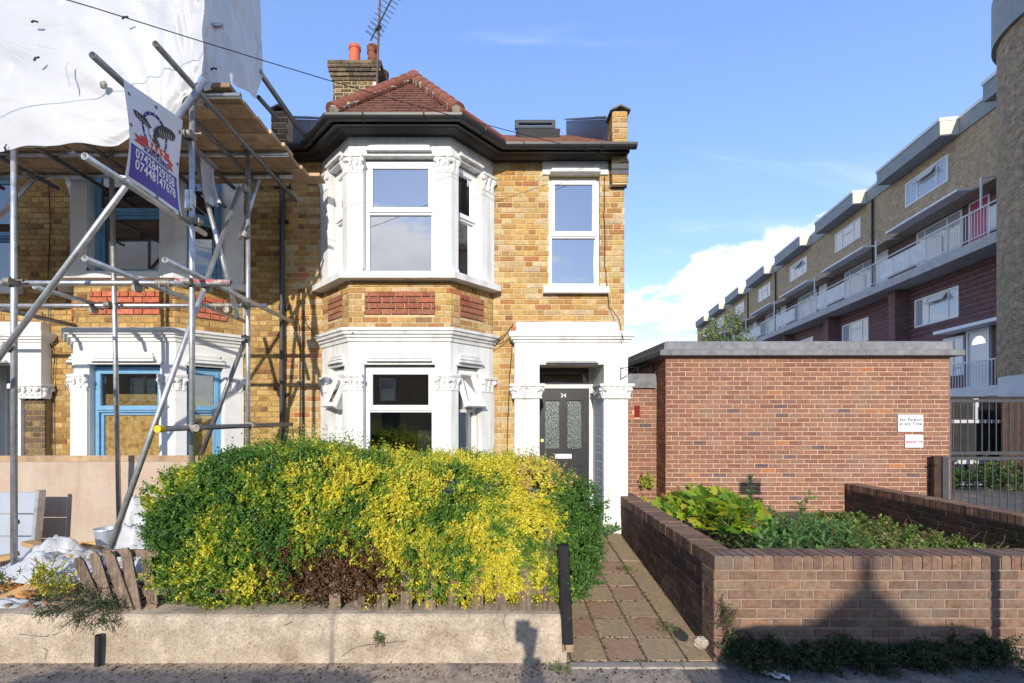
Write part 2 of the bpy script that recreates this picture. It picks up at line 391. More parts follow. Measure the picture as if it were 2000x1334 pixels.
M['render'] = pm('weathered_concrete_wall', lin(200, 183, 160, 1.25), .95, .3, 5, 45, 1, dirt=lin(152, 132, 110, 1.2), dirt_s=3.6, dirt_lo=.46, dirt_hi=.72, speck=.5)
M['soil'] = pm('garden_soil', (.12, .09, .065), 1, .5, 9, 40, 1)
M['asphalt'] = pm('asphalt', (.15, .142, .135), .9, .4, 40, 160, .9, dirt=(.33, .27, .21), dirt_s=1.7, dirt_lo=.5, dirt_hi=.66, speck=.5)
M['slab_buff'] = pm('buff_paving', lin(188, 160, 122, 1.3), .95, .3, 24, 130, .9, dirt=(.31, .225, .14), dirt_s=4, dirt_lo=.42, dirt_hi=.62, speck=.4)
M['slab_red'] = pm('red_paving', lin(182, 142, 110, 1.3), .95, .28, 24, 130, .9, dirt=(.31, .215, .14), dirt_s=4, dirt_lo=.42, dirt_hi=.62, speck=.4)
M['pavement'] = pm('dusty_pavement', (.43, .34, .25), .95, .4, 14, 80, 1, dirt=(.17, .155, .14), dirt_s=1.3, dirt_lo=.5, dirt_hi=.62, speck=.6)
M['kerb'] = pm('kerb_concrete', lin(180, 168, 152, 1.3), .9, .25, 10, 90, .6)
M['leaf'] = leaf_mat('leaf')
M['leafthin'] = leaf_mat('thin_leaf', .45)
M['twig'] = pm('twig_bark', (.10, .07, .045), .9, .3, 20, 60, .3)
M['terracotta'] = pm('terracotta', lin(215, 110, 78, 1.3), .7, .12, 9, 50, .2)
M['terracotta_old'] = pm('old_terracotta', lin(140, 88, 62, 1.3), .8, .3, 9, 50, .4)
M['mortar_chim'] = pm('chimney_mortar', lin(190, 170, 128, 1.25), .95, .3, 12, 120, .6)
M['iron'] = pm('dark_iron', (.03, .03, .032), .5, .3, 20, 40, .2, metal=.4)
M['gategrey'] = pm('grey_gate_steel', (.055, .058, .064), .65, .2, 9, 50, .2, metal=0)
M['signwhite'] = pm('sign_white', (.82, .82, .82), .35, .03, 4, 30, 0)
M['text_black'] = pm('print_black', (.02, .02, .025), .5, 0, 4, 30, 0)
M['text_white'] = pm('print_white', (.80, .80, .82), .5, 0, 4, 30, 0)
M['print_blue'] = pm('print_blue', lin(70, 55, 165, 1.1), .4, .12, 6, 30, 0)
M['print_navy'] = pm('print_navy', lin(40, 42, 120, 1.1), .4, .1, 6, 30, 0)
M['print_red'] = pm('print_red', lin(215, 60, 60, 1.1), .4, .08, 6, 30, 0)
M['print_grey'] = pm('print_dark_grey', (.035, .04, .05), .4, .5, 40, 30, 0)
M['print_beak'] = pm('print_beige', (.6, .55, .45), .4, .2, 30, 30, 0)
M['print_green'] = pm('print_green', (.5, .8, .1), .4, 0, 6, 30, 0)
M['bannercloth'] = pm('banner_vinyl', (.74, .75, .80), .4, .06, 5, 9, .2)
M['rag'] = pm('grubby_white_cloth', (.62, .6, .57), .9, .2, 9, 40, .4)
M['brass'] = pm('brass', (.7, .5, .18), .35, .1, 9, 30, 0, metal=.9)
M['car'] = pm('car_paint', (.06, .07, .09), .25, .05, 2, 5, 0, spec=.7)
M['tyre'] = pm('tyre_rubber', (.02, .02, .02), .85, .2, 9, 60, .3)
M['purple'] = pm('purple_panel', (.12, .05, .06), .7, .3, 6, 40, .2)
M['flatwhite'] = pm('block_white_paint', (.78, .79, .80), .5, .08, 3, 20, .1)
M['flatgrey'] = pm('grey_fascia', (.30, .32, .33), .7, .15, 5, 40, .2)
M['cream'] = pm('cream_fascia', (.62, .58, .47), .7, .08, 5, 40, .1)  # fascia colour with sunlight painted in, for the near ends of the roof boxes
M['slabc'] = pm('balcony_concrete', (.46, .45, .45), .9, .2, 4, 40, .3)
M['magenta'] = pm('magenta_door_paint', (.5, .05, .16), .4, .1, 3, 20, 0)
M['bwhite'] = pm('painted_plinth', (.70, .71, .72), .8, .15, 3, 50, .3)
M['uv_flats'] = uvbrick('flats_brick', (.50, .36, .20), (.40, .27, .145), (.45, .37, .27), .45)
M['uv_tower'] = uvbrick('tower_brick', (.40, .28, .17), (.26, .165, .105), (.38, .31, .22), .6, green=(.19, .19, .08))
M['uv_purple'] = uvbrick('purple_brick', (.19, .085, .08), (.13, .06, .062), (.2, .15, .14), .4)
M['uv_side'] = uvbrick('gable_brick', (.34, .20, .08), (.26, .14, .06), (.45, .36, .25), .3)
M['uv_garage'] = uvbrick('garage_side_brick', (.20, .10, .065), (.26, .12, .075), (.40, .30, .22), .3)
M['uv_wall'] = uvbrick('wall_inner_brick', (.13, .08, .06), (.10, .065, .05), (.22, .18, .14), .4)
def sheet_material():
    m, t, b, o = mat('white_plastic_sheeting')
    c = ramp(t, noisef(t, .9, 6, .6), [(.35, (.60, .605, .62)), (.7, (.72, .72, .725))]); t.links.new(c, b.inputs['Base Color']); setin(b, Roughness=.38)
    mp = N(t, 'ShaderNodeMapping'); mp.inputs['Scale'].default_value = (1.2, 1.2, 3.2); mp.inputs['Rotation'].default_value = (0, .5, 0); t.links.new(posn(t), mp.inputs[0])
    bump(t, b, noisef(t, 1.1, 4, .55, mp.outputs[0], .8), .38, .10)
    tr = N(t, 'ShaderNodeBsdfTranslucent'); tr.inputs[0].default_value = (.8, .82, .86, 1)
    mx = N(t, 'ShaderNodeMixShader'); mx.inputs[0].default_value = .3
    t.links.new(b.outputs[0], mx.inputs[1]); t.links.new(tr.outputs[0], mx.inputs[2]); t.links.new(mx.outputs[0], o.inputs[0]); return m
M['sheet'] = sheet_material()
def plastic_film():
    m, t, b, o = mat('clear_plastic_film'); setin(b, Roughness=.18); b.inputs['Base Color'].default_value = (.72, .74, .77, 1)
    bump(t, b, noisef(t, 11, 6, .6, None, .8), .6, .03)
    tr = N(t, 'ShaderNodeBsdfTransparent'); mx = N(t, 'ShaderNodeMixShader'); mx.inputs[0].default_value = .38
    t.links.new(b.outputs[0], mx.inputs[1]); t.links.new(tr.outputs[0], mx.inputs[2]); t.links.new(mx.outputs[0], o.inputs[0]); return m
M['film'] = plastic_film()

# ------------------------------------------------------------------ bricks
def lay(out, fr, u0, u1, z0, z1, holes=(), bond='flemish', pal=None, w=0.0, full=.225, j=.010, rowh=.075, phase=0):
    nrow = int(round((z1 - z0) / rowh)); rh = (z1 - z0) / max(nrow, 1)
    for r in range(nrow):
        za = z0 + r * rh; zb = za + rh - j; zm = (za + zb) / 2; u = u0
        k = (r + phase) % 2
        if bond == 'flemish': u = u0 - (0 if k == 0 else .17); seq = [full, .1125]; i = 0
        else: u = u0 - (0 if k == 0 else full / 2); seq = [full]; i = 0
        while u < u1 - .02:
            L = seq[i % len(seq)] * R.uniform(.97, 1.03); i += 1
            segs = [(max(u, u0), min(u + L - j, u1))]
            for h in holes:
                if h[2] < zm < h[3]:
                    ns = []
                    for a, b in segs:
                        if h[1] <= a or h[0] >= b: ns.append((a, b))
                        else:
                            if h[0] - a > 0: ns.append((a, h[0]))
                            if b - h[1] > 0: ns.append((h[1], b))
                    segs = ns
            for a, b in segs:
                if b - a > .03: out.append((fr, (a + b) / 2, zm, b - a, zb - za, w + R.uniform(-.0025, .0025), pal(fr.at((a + b) / 2, 0, zm))))
            u += L
BM = {}
def brick_mesh(L, h, mt, depth=.03):
    key = (round(L / .006), round(h / .004), mt.name, depth)
    if key not in BM:
        L = max(.03, key[0] * .006); h = key[1] * .004
        mb = MB(); fr = Frame((0, 0, 0), (1, 0, 0), (0, -1, 0)); mb.bevbox(fr, -L / 2, L / 2, -depth, 0, -h / 2, h / 2, .005)
        me = bpy.data.meshes.new('brick'); me.from_pydata(mb.v, [], mb.f); me.materials.append(mt); BM[key] = me
    return BM[key]
def in_view(p):
    if p.y < .5: return None
    x = VX + p.x * FPX / p.y; y = VY - (p.z - CZ) * FPX / p.y
    return (x, y) if -5 < x < 2005 and -5 < y < 1339 else None
def emit_bricks(out, parent, mt, n=300, score=None, name='brick', depth=.03):
    sc_ = []
    for i, b in enumerate(out):
        p = b[0].at(b[1], 0, b[2]); q = in_view(p); s = 0
        if q:
            f = b[0].N.dot((Vector((0, 0, CZ)) - p).normalized())
            s = max(f, 0) * b[3] * (FPX / p.y) ** 2 * b[4]
            if score: s *= score(q, p)
        sc_.append((s, i))
    sc_.sort(reverse=True); singles = {i for s, i in sc_[:n] if s > 0}; mb = MB()
    for i, b in enumerate(out):
        fr, u, z, L, h, w_, col = b
        if i in singles:
            o = bpy.data.objects.new(name, brick_mesh(L, h, mt, depth)); o.location = fr.at(u, w_, z); o.rotation_euler = (0, 0, fr.rotz())
            o.color = (*col, 1); link(o, parent)
        else:
            mb.col = col; mb.bevbox(fr, u - L / 2, u + L / 2, w_ - depth, w_, z - h / 2, z + h / 2, .005)
    if mb.v: stuff(mb.build(name + 'work', mt, parent))
def palette(cols, weights, jit=.12):
    def f(p):
        c = R.choices(cols, weights(p) if callable(weights) else weights)[0]; k = 1 + R.uniform(-jit, jit)
        return tuple(min(.8, x * k * (1 + R.uniform(-.04, .04))) for x in c)
    return f

# ------------------------------------------------------------------ leaves
def leaf_mesh(name, pos, dr, nm, ln, wd, col, mt, parent=None, fold=.18, shape='diamond'):
    pos = np.asarray(pos, np.float64); n = len(pos)
    dr = dr / np.linalg.norm(dr, axis=1, keepdims=True)
    side = np.cross(dr, nm); side /= np.maximum(np.linalg.norm(side, axis=1, keepdims=True), 1e-6)
    up = np.cross(side, dr); ln = ln[:, None]; wd = wd[:, None]
    if shape == 'diamond':
        V = np.stack([pos, pos + dr * ln * .45 + side * wd * .5 + up * wd * fold, pos + dr * ln, pos + dr * ln * .45 - side * wd * .5 + up * wd * fold], 1)
        F = np.array([[0, 1, 2], [0, 2, 3]]); k = 4
    elif shape == 'lance':
        V = np.stack([pos, pos + dr * ln * .3 + side * wd * .5 + up * wd * fold, pos + dr * ln * .65 + side * wd * .36 + up * wd * fold - up * ln * .05,
                      pos + dr * ln - up * ln * .16, pos + dr * ln * .65 - side * wd * .36 + up * wd * fold - up * ln * .05, pos + dr * ln * .3 - side * wd * .5 + up * wd * fold,
                      pos + dr * ln * .3, pos + dr * ln * .65 - up * ln * .05], 1)
        F = np.array([[0, 1, 6], [6, 1, 2], [6, 2, 7], [7, 2, 3], [7, 3, 4], [7, 4, 6], [6, 4, 5], [0, 6, 5]]); k = 8
    else:  # maple-like, five lobes
        ang = np.radians([0, 22, 42, 66, 90, 118, 150]); rad = np.array([1, .6, .88, .55, .72, .45, .3])
        pts = [(np.cos(a) * r * .62 + .38, np.sin(a) * r * .62) for a, r in zip(ang, rad)]
        pts = pts + [(0.02, 0)] + [(x, -y) for x, y in pts[:0:-1]]
        V = np.stack([pos + dr * ln * .38 - up * ln * .05] + [pos + dr * ln * x + side * wd * y * 1.3 + up * wd * fold * abs(y) for x, y in pts], 1)
        q = len(pts); F = np.array([[0, 1 + i, 1 + (i + 1) % q] for i in range(q)]); k = q + 1
    nf = len(F); verts = V.reshape(-1, 3); faces = (F[None] + (np.arange(n) * k)[:, None, None]).reshape(-1, 3)
    me = bpy.data.meshes.new(name); me.vertices.add(len(verts)); me.vertices.foreach_set('co', verts.astype(np.float32).ravel())
    me.loops.add(faces.size); me.loops.foreach_set('vertex_index', faces.astype(np.int32).ravel())
    me.polygons.add(len(faces)); me.polygons.foreach_set('loop_start', np.arange(0, faces.size, 3, dtype=np.int32))
    me.update(calc_edges=True)
    a = me.color_attributes.new('bc', 'FLOAT_COLOR', 'POINT')
    a.data.foreach_set('color', np.repeat(np.c_[col, np.ones(n)], k, 0).astype(np.float32).ravel())
    me.materials.append(mt); o = bpy.data.objects.new(name, me); link(o, parent); return o
def unit(v): return v / np.maximum(np.linalg.norm(v, axis=1, keepdims=True), 1e-9)
def sprigs(base, d, length, pairs, ln, wd, col, spread=.9, jit=.25):
    """opposite leaf pairs along a short stem; returns arrays for leaf_mesh"""
    n = len(base); d = unit(d); a = unit(np.cross(d, NP.normal(size=(n, 3)))); b = np.cross(d, a)
    Ps, Ds, Ns, Ls, Ws, Cs = [], [], [], [], [], []
    for k in range(pairs):
        t = (k + .4) / pairs; p = base + d * (length[:, None] * t); ax = a if k % 2 == 0 else b; sz = 1 - .45 * max(0, t - .4)
        for s in (1, -1):
            dd = unit(ax * s * spread + d * (.45 + .5 * t) + NP.normal(size=(n, 3)) * jit); Ps.append(p); Ds.append(dd); Ns.append(unit(d * .9 + NP.normal(size=(n, 3)) * .3 - ax * s * .3))
            Ls.append(ln * sz * NP.uniform(.75, 1.2, n)); Ws.append(wd * sz * NP.uniform(.8, 1.2, n)); Cs.append(col * NP.uniform(.82, 1.15, (n, 1)))
    return [np.concatenate(x) for x in (Ps, Ds, Ns, Ls, Ws, Cs)]
def text_mesh(name, s, size, fr, u, z, mt, parent, w_=.002, align='CENTER', sx=1.0, spacing=1.0, depth=.0008, bold=0):
    cu = bpy.data.curves.new(name, 'FONT'); cu.body = s; cu.size = size; cu.align_x = align; cu.space_character = spacing; cu.extrude = depth; cu.offset = bold
    cu.resolution_u = 3
    o = bpy.data.objects.new(name, cu); C.objects.link(o); bpy.context.view_layer.update()
    me = bpy.data.meshes.new_from_object(o.evaluated_get(bpy.context.evaluated_depsgraph_get())); bpy.data.objects.remove(o)
    for v in me.vertices:
        x, y, zz = v.co; v.co = fr.at(u + x * sx, w_ + zz, z + y)
    me.materials.clear(); me.materials.append(mt); me.name = name
    r = bpy.data.objects.new(name, me); link(r, parent); return r
# ================================================================== ground
mb = MB(); S_ = 900
mb.add([(-S_, -S_, -.14), (S_, -S_, -.14), (S_, S_, -.14), (-S_, S_, -.14)], [(0, 1, 2, 3)])
tag(mb.build('ground', M['asphalt']), kind='structure')
mb = MB(); mb.box(WORLD, -40, 1.45, 1.5, 3.95, -.3, 0.0); tag(mb.build('pavement', M['pavement']), kind='structure')
mb = MB(); mb.box(WORLD, 1.452, 40, 1.5, 3.95, -.3, -.002); tag(mb.build('asphalt_pavement', M['asphalt']), kind='structure')
mb = MB()
for k in range(26): mb.bevbox(Frame((-13, 1.37, 0), (1, 0, 0), (0, 0, 1), (0, 1, 0)), k * .92, k * .92 + .91, -.2, .004, 0, .13, .012)
tag(mb.build('kerb', M['kerb']), kind='structure')
def bumpy(name, x0, x1, y0, y1, zf, amp, n, mt, kind='structure', sc1=3.0):
    vs = []; nx = n; ny = max(2, int(n * (y1 - y0) / (x1 - x0)))
    for j in range(ny + 1):
        for i in range(nx + 1):
            x = x0 + (x1 - x0) * i / nx; y = y0 + (y1 - y0) * j / ny
            vs.append((x, y, zf(x, y) + amp * mnoise.fractal(Vector((x * sc1, y * sc1, 1.7)), .8, 2, 4)))
    fs = [(j * (nx + 1) + i, j * (nx + 1) + i + 1, (j + 1) * (nx + 1) + i + 1, (j + 1) * (nx + 1) + i) for j in range(ny) for i in range(nx)]
    mb = MB(); mb.add(vs, fs); o = mb.build(name, mt, smooth=True); return tag(o, kind=kind)
bumpy('front_garden_soil', -9, .68, 3.8, 6.52, lambda x, y: .35, .035, 130, M['soil'])
bumpy('planter_soil', 1.9, 8.0, 3.7, 7.7, lambda x, y: .34, .05, 60, M['soil'])
bumpy('yard_ground', 1.9, 60, 7.5, 70, lambda x, y: .25, .02, 40, M['asphalt'])

# ================================================================== terraced houses
F = 6.5
PAL_NEW = palette([lin(206, 166, 100, 1.27), lin(194, 150, 90, 1.27), lin(210, 180, 128, 1.27), lin(182, 130, 76, 1.27), lin(212, 186, 146, 1.25), lin(192, 122, 82, 1.25), lin(150, 108, 72, 1.25)],
                  lambda p: [3.2, 2.6, 1.8, 1.5, 1.7, .2 + (1.5 if p.x < -2.2 and p.z < 3.1 else 0), .15 + (.8 if p.x < -2.2 else 0)], .10)
PAL_OLD = palette([lin(196, 160, 98, 1.25), lin(186, 150, 92, 1.25), lin(170, 132, 78, 1.25), lin(200, 168, 112, 1.25), lin(140, 104, 66, 1.25)],
                  [3, 2.5, 2, 1.5, 1], .12)
PAL_RED = palette([lin(172, 104, 80, 1.25), lin(160, 96, 76, 1.25), lin(186, 116, 90, 1.25)], [2, 2, 1], .1)
PAL_ORANGE = palette([lin(212, 126, 98, 1.25), lin(204, 116, 88, 1.25), lin(192, 110, 84, 1.25)], [2, 2, 1], .08)
PAL_SOOT = palette([lin(150, 128, 96, 1.25), lin(105, 92, 76, 1.25), lin(120, 100, 84, 1.25)], [2, 2, 1.5], .15)

def lerp(a, b, t): return a + (b - a) * t
def capital(parent, path, z0, z1, mt, k=1.0):
    h = z1 - z0; mb = MB()
    pr = [(0, z0), (.03, z0), (.036, z0 + .012), (.03, z0 + .025), (.016, z0 + .03), (.024, z0 + .55 * h), (.05, z1 - .04), (.068, z1 - .036), (.074, z1 - .012), (.066, z1), (0, z1)]
    mb.sweep(path, [(o * k, z) for o, z in pr])
    pts = [Vector((p[0], p[1], 0)) for p in path]
    for a, b in zip(pts, pts[1:]):
        d = (b - a); L = d.length; d.normalize(); nn = Vector((d.y, -d.x, 0)); fr = Frame(a, d, nn)
        c = max(1, int(round(L / .075)))
        for i in range(c):
            u = (i + .5) * L / c
            mb.blob(fr.at(u, .024 * k, z0 + .30 * h), .036, .022, .30 * h, fr, 7, 4, .22)
            mb.blob(fr.at(u, .042 * k, z0 + .56 * h), .026, .018, .05, fr, 7, 4, .25)
            mb.blob(fr.at(u + R.uniform(-.02, .02), .046 * k, z0 + .76 * h), .024, .016, .026, fr, 6, 4, .3)
        for u in (0.012, L - .012):
            mb.blob(fr.at(u, .048 * k, z1 - .072), .034, .026, .034, fr, 8, 5, .12)
    return mb.build('capital', mt, parent, smooth=False)
def lintel_steps(mb, fr, u0, u1, z0, z1, w=0.0):
    n = 3; h = (z1 - z0) / n
    for i in range(n):
        k = (n - 1 - i)
        mb.box(fr, u0 - .02 + .022 * i, u1 + .02 - .022 * i, w - .02, w + .022 + .024 * k, z0 + i * h + (.002 if i else 0), z0 + (i + 1) * h - .014)
        mb.box(fr, u0 + .01 + .022 * i, u1 - .01 - .022 * i, w - .02, w + .004 + .008 * k, z0 + (i + 1) * h - .0139, z0 + (i + 1) * h + .0019)
def window(fr, u0, u1, z0, z1, zt, parent, fm, gt, gb, wr=-.09, old=False, opening=0, label=None, boarded=None):
    fw = .05; mb = MB()
    mb.panel(fr, u0, u1, z0, z1, [(u0 + fw, u1 - fw, z0 + fw, zt - .02), (u0 + fw, u1 - fw, zt + .02, z1 - fw)], wr - .07, wr)
    mb.box(fr, u0 + .01, u1 - .01, wr - .03, wr + .035, z0 - .02, z0 + .035)
    win = mb.build('window', fm, parent)
    if label: win['label'] = label
    a, b, c, d = u0 + fw - .012, u1 - fw + .012, zt + .012, z1 - fw + .012
    f2 = fr.tilt(0, wr, d, opening) if opening else fr.shift(0, wr, d)
    hh = d - c; bw = .052 if not old else .045
    s = MB(); s.panel(f2, a, b, -hh, 0, [(a + bw, b - bw, -hh + bw, -bw)], -.03, .016)
    for (x0, x1, y0, y1) in ((a + bw, b - bw, -hh + bw, -hh + bw + .008), (a + bw, b - bw, -bw - .008, -bw)): s.box(f2, x0, x1, -.012, .008, y0, y1)
    s.box(f2, a - .004, b + .004, .0, .022, -hh - .004, -hh + .02)
    sash = s.build('sash', fm, win)
    p = MB(); p.box(f2, a + bw - .004, b - bw + .004, -.018, -.010, -hh + bw - .004, -bw + .004); p.build('pane', gt, win)
    q0, q1, q2, q3 = u0 + fw, u1 - fw, z0 + fw, zt - .02
    if old:
        s = MB(); s.panel(fr, q0 - .01, q1 + .01, q2 - .01, q3 + .012, [(q0 + .035, q1 - .035, q2 + .05, q3 - .035)], wr - .068, wr - .035); s.build('sash', fm, win)
        q0 += .035; q1 -= .035; q2 += .05; q3 -= .035; dz = -.06
    else: dz = -.03
    p = MB(); p.box(fr, q0 - .004, q1 + .004, wr + dz - .008, wr + dz, q2 - .004, q3 + .004); p.build('pane', gb, win)
    if boarded:
        for (zz0, zz1) in boarded:
            p = MB(); p.box(fr, u0 + fw + .02, u1 - fw - .02, wr - .075, wr - .062, zz0, zz1); p.build('board', M['osb'], win)
    return win
def bay_points(bx): return [(bx - 1.19, F), (bx - .646, F - .59), (bx + .646, F - .59), (bx + 1.19, F)]

def build_house(bx, m, old, label):
    X = lambda u: bx + m * u
    H = empty('terraced_house', (bx, F, .33), label, 'house')
    white = M['oldwhite'] if old else M['white']; fm = M['blue'] if old else M['upvc']
    mort = M['mortar_old'] if old else M['mortar_cream']; bm_ = M['brick_old'] if old else M['brick_house']; pal = PAL_OLD if old else PAL_NEW
    FR = Frame((bx, F, 0), (m, 0, 0), (0, -1, 0))
    ordr = (lambda pts: pts) if m > 0 else (lambda pts: pts[::-1])
    uR = 3.028 if not old else 3.4
    win_h = (1.971, 2.685, 3.736, 5.28)
    wall = MB()
    wall.panel(FR, -1.755, uR, .2, 5.56, [(-1.19, 1.19, 0, 5.50), (1.82, 2.705, 0, 2.62), win_h], -.26, -.008)
    wl = wall.build('wall', mort, H)
    bricks = []
    lay(bricks, FR, -1.755, uR - .002, .33, 5.505, [(-1.194, 1.194, 0, 5.6), (1.485, uR + 1, 0, 3.07), win_h, (1.875, 2.80, 5.275, 5.6), (1.875, 2.795, 3.61, 3.74)], 'flemish', pal)
    bp = bay_points(bx); facets = [facet(bp[i], bp[i + 1]) for i in range(3)]
    # ---- bay brick band
    band = MB()
    for i, f in enumerate(facets):
        band.panel(f, 0, f.len, 3.0, 3.66, [], -.2, -.008)
        pw = (.2, 1.092) if i == 1 else ((.17, .60) if i == 2 else (.20, .63))
        hz = (pw[0], pw[1], 3.205, 3.505)
        lay(bricks, f, .004, f.len - .004, 3.03, 3.63, [hz], 'flemish', pal)
        lay(bricks, f, pw[0] + .005, pw[1], 3.205, 3.505, [], 'flemish', PAL_ORANGE if old else PAL_RED, w=.016)
    band.build('bay_band', mort, H)
    if old:   # bare brick under the broken porch capital
        f2 = FR.shift(0, .1, 0); lay(bricks, f2, 1.485, 1.80, .33, 2.16, [], 'flemish', PAL_SOOT)
        mb = MB(); mb.box(FR, 1.487, 1.79, -.05, .092, .2, 2.16); mb.build('pillar_core', M['mortar_old'], H)
    sc_f = (lambda q, p: 0 if (q[1] > 880 or (q[0] < 560 and q[1] < 300)) else 1)
    emit_bricks(bricks, H, bm_, 300, sc_f)
    # ---- stucco of the bay, both floors
    for fl, (zb, zt_, wz0, wz1, ztr, cz0, cz1) in enumerate(((.30, 2.90, .86, 2.57, 1.985, 2.235, 2.445), (3.66, 5.47, 3.72, 5.215, 4.525, 4.985, 5.215))):
        mb = MB()
        for i, f in enumerate(facets):
            uu = (.196, 1.096) if i == 1 else ((.253, .683) if i == 0 else (.12, .55))
            mb.panel(f, 0.0, f.len, zb, zt_, [(uu[0], uu[1], wz0, wz1)], -.2, 0)
        bay = mb.build('bay_wall', white, H)
        for i, f in enumerate(facets):
            uu = (.196, 1.096) if i == 1 else ((.253, .683) if i == 0 else (.12, .55))
            mb = MB(); lintel_steps(mb, f, uu[0] + (.06 if i == 1 else .02), uu[1] - (.06 if i == 1 else .02), wz1 + .035, wz1 + .165)
            mb.box(f, uu[0] - .025, uu[1] + .025, .001, .014, wz1 - .002, wz1 + .035)
            mb.build('lintel_moulding', white, H)
            op = 0
            if not old and fl == 0 and i != 1: op = math.radians(24)
            gt, gb = (M['glass_sky'], M['glass_sky']) if fl else (M['glass_clear'], M['glass_clear'])
            if old and fl: gt = gb = M['glass_dim']
            brd = None
            if old and fl == 0: brd = [(.9, 1.93), (1.95, 2.2 if i == 1 else 2.5)]
            window(f, uu[0], uu[1], wz0, wz1 - .02, ztr, H, fm, gt, gb, -.085, old, op, None, brd)
        # corner pilasters
        for side in (-1, 1):
            c = Vector((bx + side * .646, F - .59)); wpt = Vector((bx + side * 1.19, F)); d = (wpt - c).normalized()
            fpt = Vector((c.x - side * .19, c.y)); spt = c + d * .115
            pth = [spt, c, fpt] if side < 0 else [fpt, c, spt]
            mb = MB(); z_lo = wz0 if fl else .30
            mb.sweep(pth, [(-.01, z_lo), (.026, z_lo), (.026, cz0 + .01), (-.01, cz0 + .01)])
            if fl: mb.sweep(pth, [(0, z_lo), (.045, z_lo), (.045, z_lo + .05), (.034, z_lo + .075), (0, z_lo + .075)])
            pil = mb.build('pilaster', white, H); capital(pil, pth, cz0, cz1, white)
            e1 = wpt; e0 = wpt - d * .245
            pth = [e1, e0] if side < 0 else [e0, e1]
            mb = MB(); mb.sweep(pth, [(-.01, z_lo), (.026, z_lo), (.026, cz0 + .01), (-.01, cz0 + .01)]); pil = mb.build('pilaster', white, H); capital(pil, pth, cz0, cz1, white)
        if fl:
            mb = MB(); mb.sweep(bp, [(-.05, 3.635), (.15, 3.628), (.15, 3.70), (.135, 3.715), (-.05, 3.722)]); mb.build('sill', white, H)
        else:
            mb = MB(); mb.sweep(bp, [(-.05, 2.86), (.02, 2.86), (.03, 2.90), (.055, 2.91), (.06, 2.935), (.09, 2.945), (.098, 2.975), (.12, 2.985), (.122, 3.02), (-.05, 3.035)]); mb.build('cornice', white, H)
            mb = MB(); mb.sweep(bp, [(-.05, .78), (.07, .78), (.07, .85), (-.05, .858)]); mb.build('sill', white, H)
    # room behind the ground-floor bay
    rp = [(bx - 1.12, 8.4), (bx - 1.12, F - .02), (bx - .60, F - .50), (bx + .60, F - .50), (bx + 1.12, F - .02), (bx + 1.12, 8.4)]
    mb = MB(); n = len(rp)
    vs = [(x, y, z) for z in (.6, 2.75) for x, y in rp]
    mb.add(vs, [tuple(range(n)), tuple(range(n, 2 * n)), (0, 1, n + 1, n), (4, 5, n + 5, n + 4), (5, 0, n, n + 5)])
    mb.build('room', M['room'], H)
    if not old:
        for x0, x1, y in ((bx + .70, bx + 1.0, 6.36), (bx - 1.0, bx - .74, 6.4)):
            mb = MB(); k = 14; vs = []
            for i in range(k + 1):
                x = lerp(x0, x1, i / k); yy = y + .025 * math.sin(i * 2.3)
                vs += [(x, yy, .8), (x, yy, 2.5)]
            mb.add(vs, [(2 * i, 2 * i + 2, 2 * i + 3, 2 * i + 1) for i in range(k)]); mb.build('curtain', M['curtain'], H)
    # ---- upper side window on the main wall
    window(FR, 1.971, 2.685, 3.736, 5.28, 4.45, H, fm, M['glass_dim' if old else 'glass_sky'], M['glass_dim' if old else 'glass_sky'], -.08, old)
    mb = MB(); mb.panel(FR, 1.88, 2.795, 5.281, 5.48, [], -.06, .02); mb.build('lintel', white, H)
    mb = MB(); lintel_steps(mb, FR, 2.0, 2.66, 5.285, 5.39, .022); mb.build('lintel_moulding', white, H)
    mb = MB(); mb.add([FR.at(u, w_, z) for u in (1.885, 2.785) for w_, z in ((-.05, 3.62), (.1, 3.615), (.1, 3.70), (-.05, 3.735))], [(0, 1, 2, 3), (7, 6, 5, 4)] + [(i, (i + 1) % 4, 4 + (i + 1) % 4, 4 + i) for i in range(4)]); mb.build('sill', white, H)
    # ---- porch
    ps = MB(); lo = 2.16 if old else .25
    ps.panel(FR, 1.485, uR, .25, 2.93, [(1.82, 2.705, 0, 2.62)] + ([(1.4, 1.83, 0, 2.16)] if old else []), -.03, .15); ps.build('porch_surround', white, H)
    pth = [(X(1.485), F), (X(1.485), F - .15), (X(uR), F - .15), (X(uR), F)]
    mb = MB(); mb.sweep(ordr(pth), [(-.05, 2.92), (.015, 2.92), (.022, 2.95), (.05, 2.96), (.055, 2.985), (.075, 2.995), (.082, 3.05), (.07, 3.066), (-.05, 3.07)]); mb.build('cornice', white, H)
    mb = MB(); mb.bevbox(FR, 1.505, uR - .12, -.005, .14, 3.06, 3.205, .012); mb.build('porch_parapet', white, H)
    mb = MB(); lintel_steps(mb, FR, 1.93, 2.60, 2.64, 2.70, .152); mb.build('lintel_moulding', white, H)
    for (a, b) in (((1.485, 1.82), (2.705, uR)) if not old else ((1.485, 1.80),)):
        pth = [(X(a), F - .02), (X(a), F - .15), (X(b), F - .15), (X(b), F + .25 if b < 2 else F - .02)]
        if a > 2: pth[0] = (X(a), F + .25)
        pil = MB(); pil.sweep(ordr([(X(a), F - .02), (X(a), F - .15), (X(b), F - .15), (X(b), F - .02)]), [(-.01, .25), (.022, .25), (.022, .52), (.012, .55), (-.01, .55)])
        po = pil.build('pillar_base', white, H); capital(po, ordr(pth), 2.155, 2.355, white)
    rec = MB()
    for (a, b) in ((1.76, 1.823), (2.702, 2.765)): rec.box(FR, a, b, -.60, .152, .25, 2.86 if a < 0 else 2.617)
    for (a, b) in ((1.76, 1.823), (2.702, 2.765)): rec.box(FR, a, b, -.60, -.27, 2.618, 2.86)
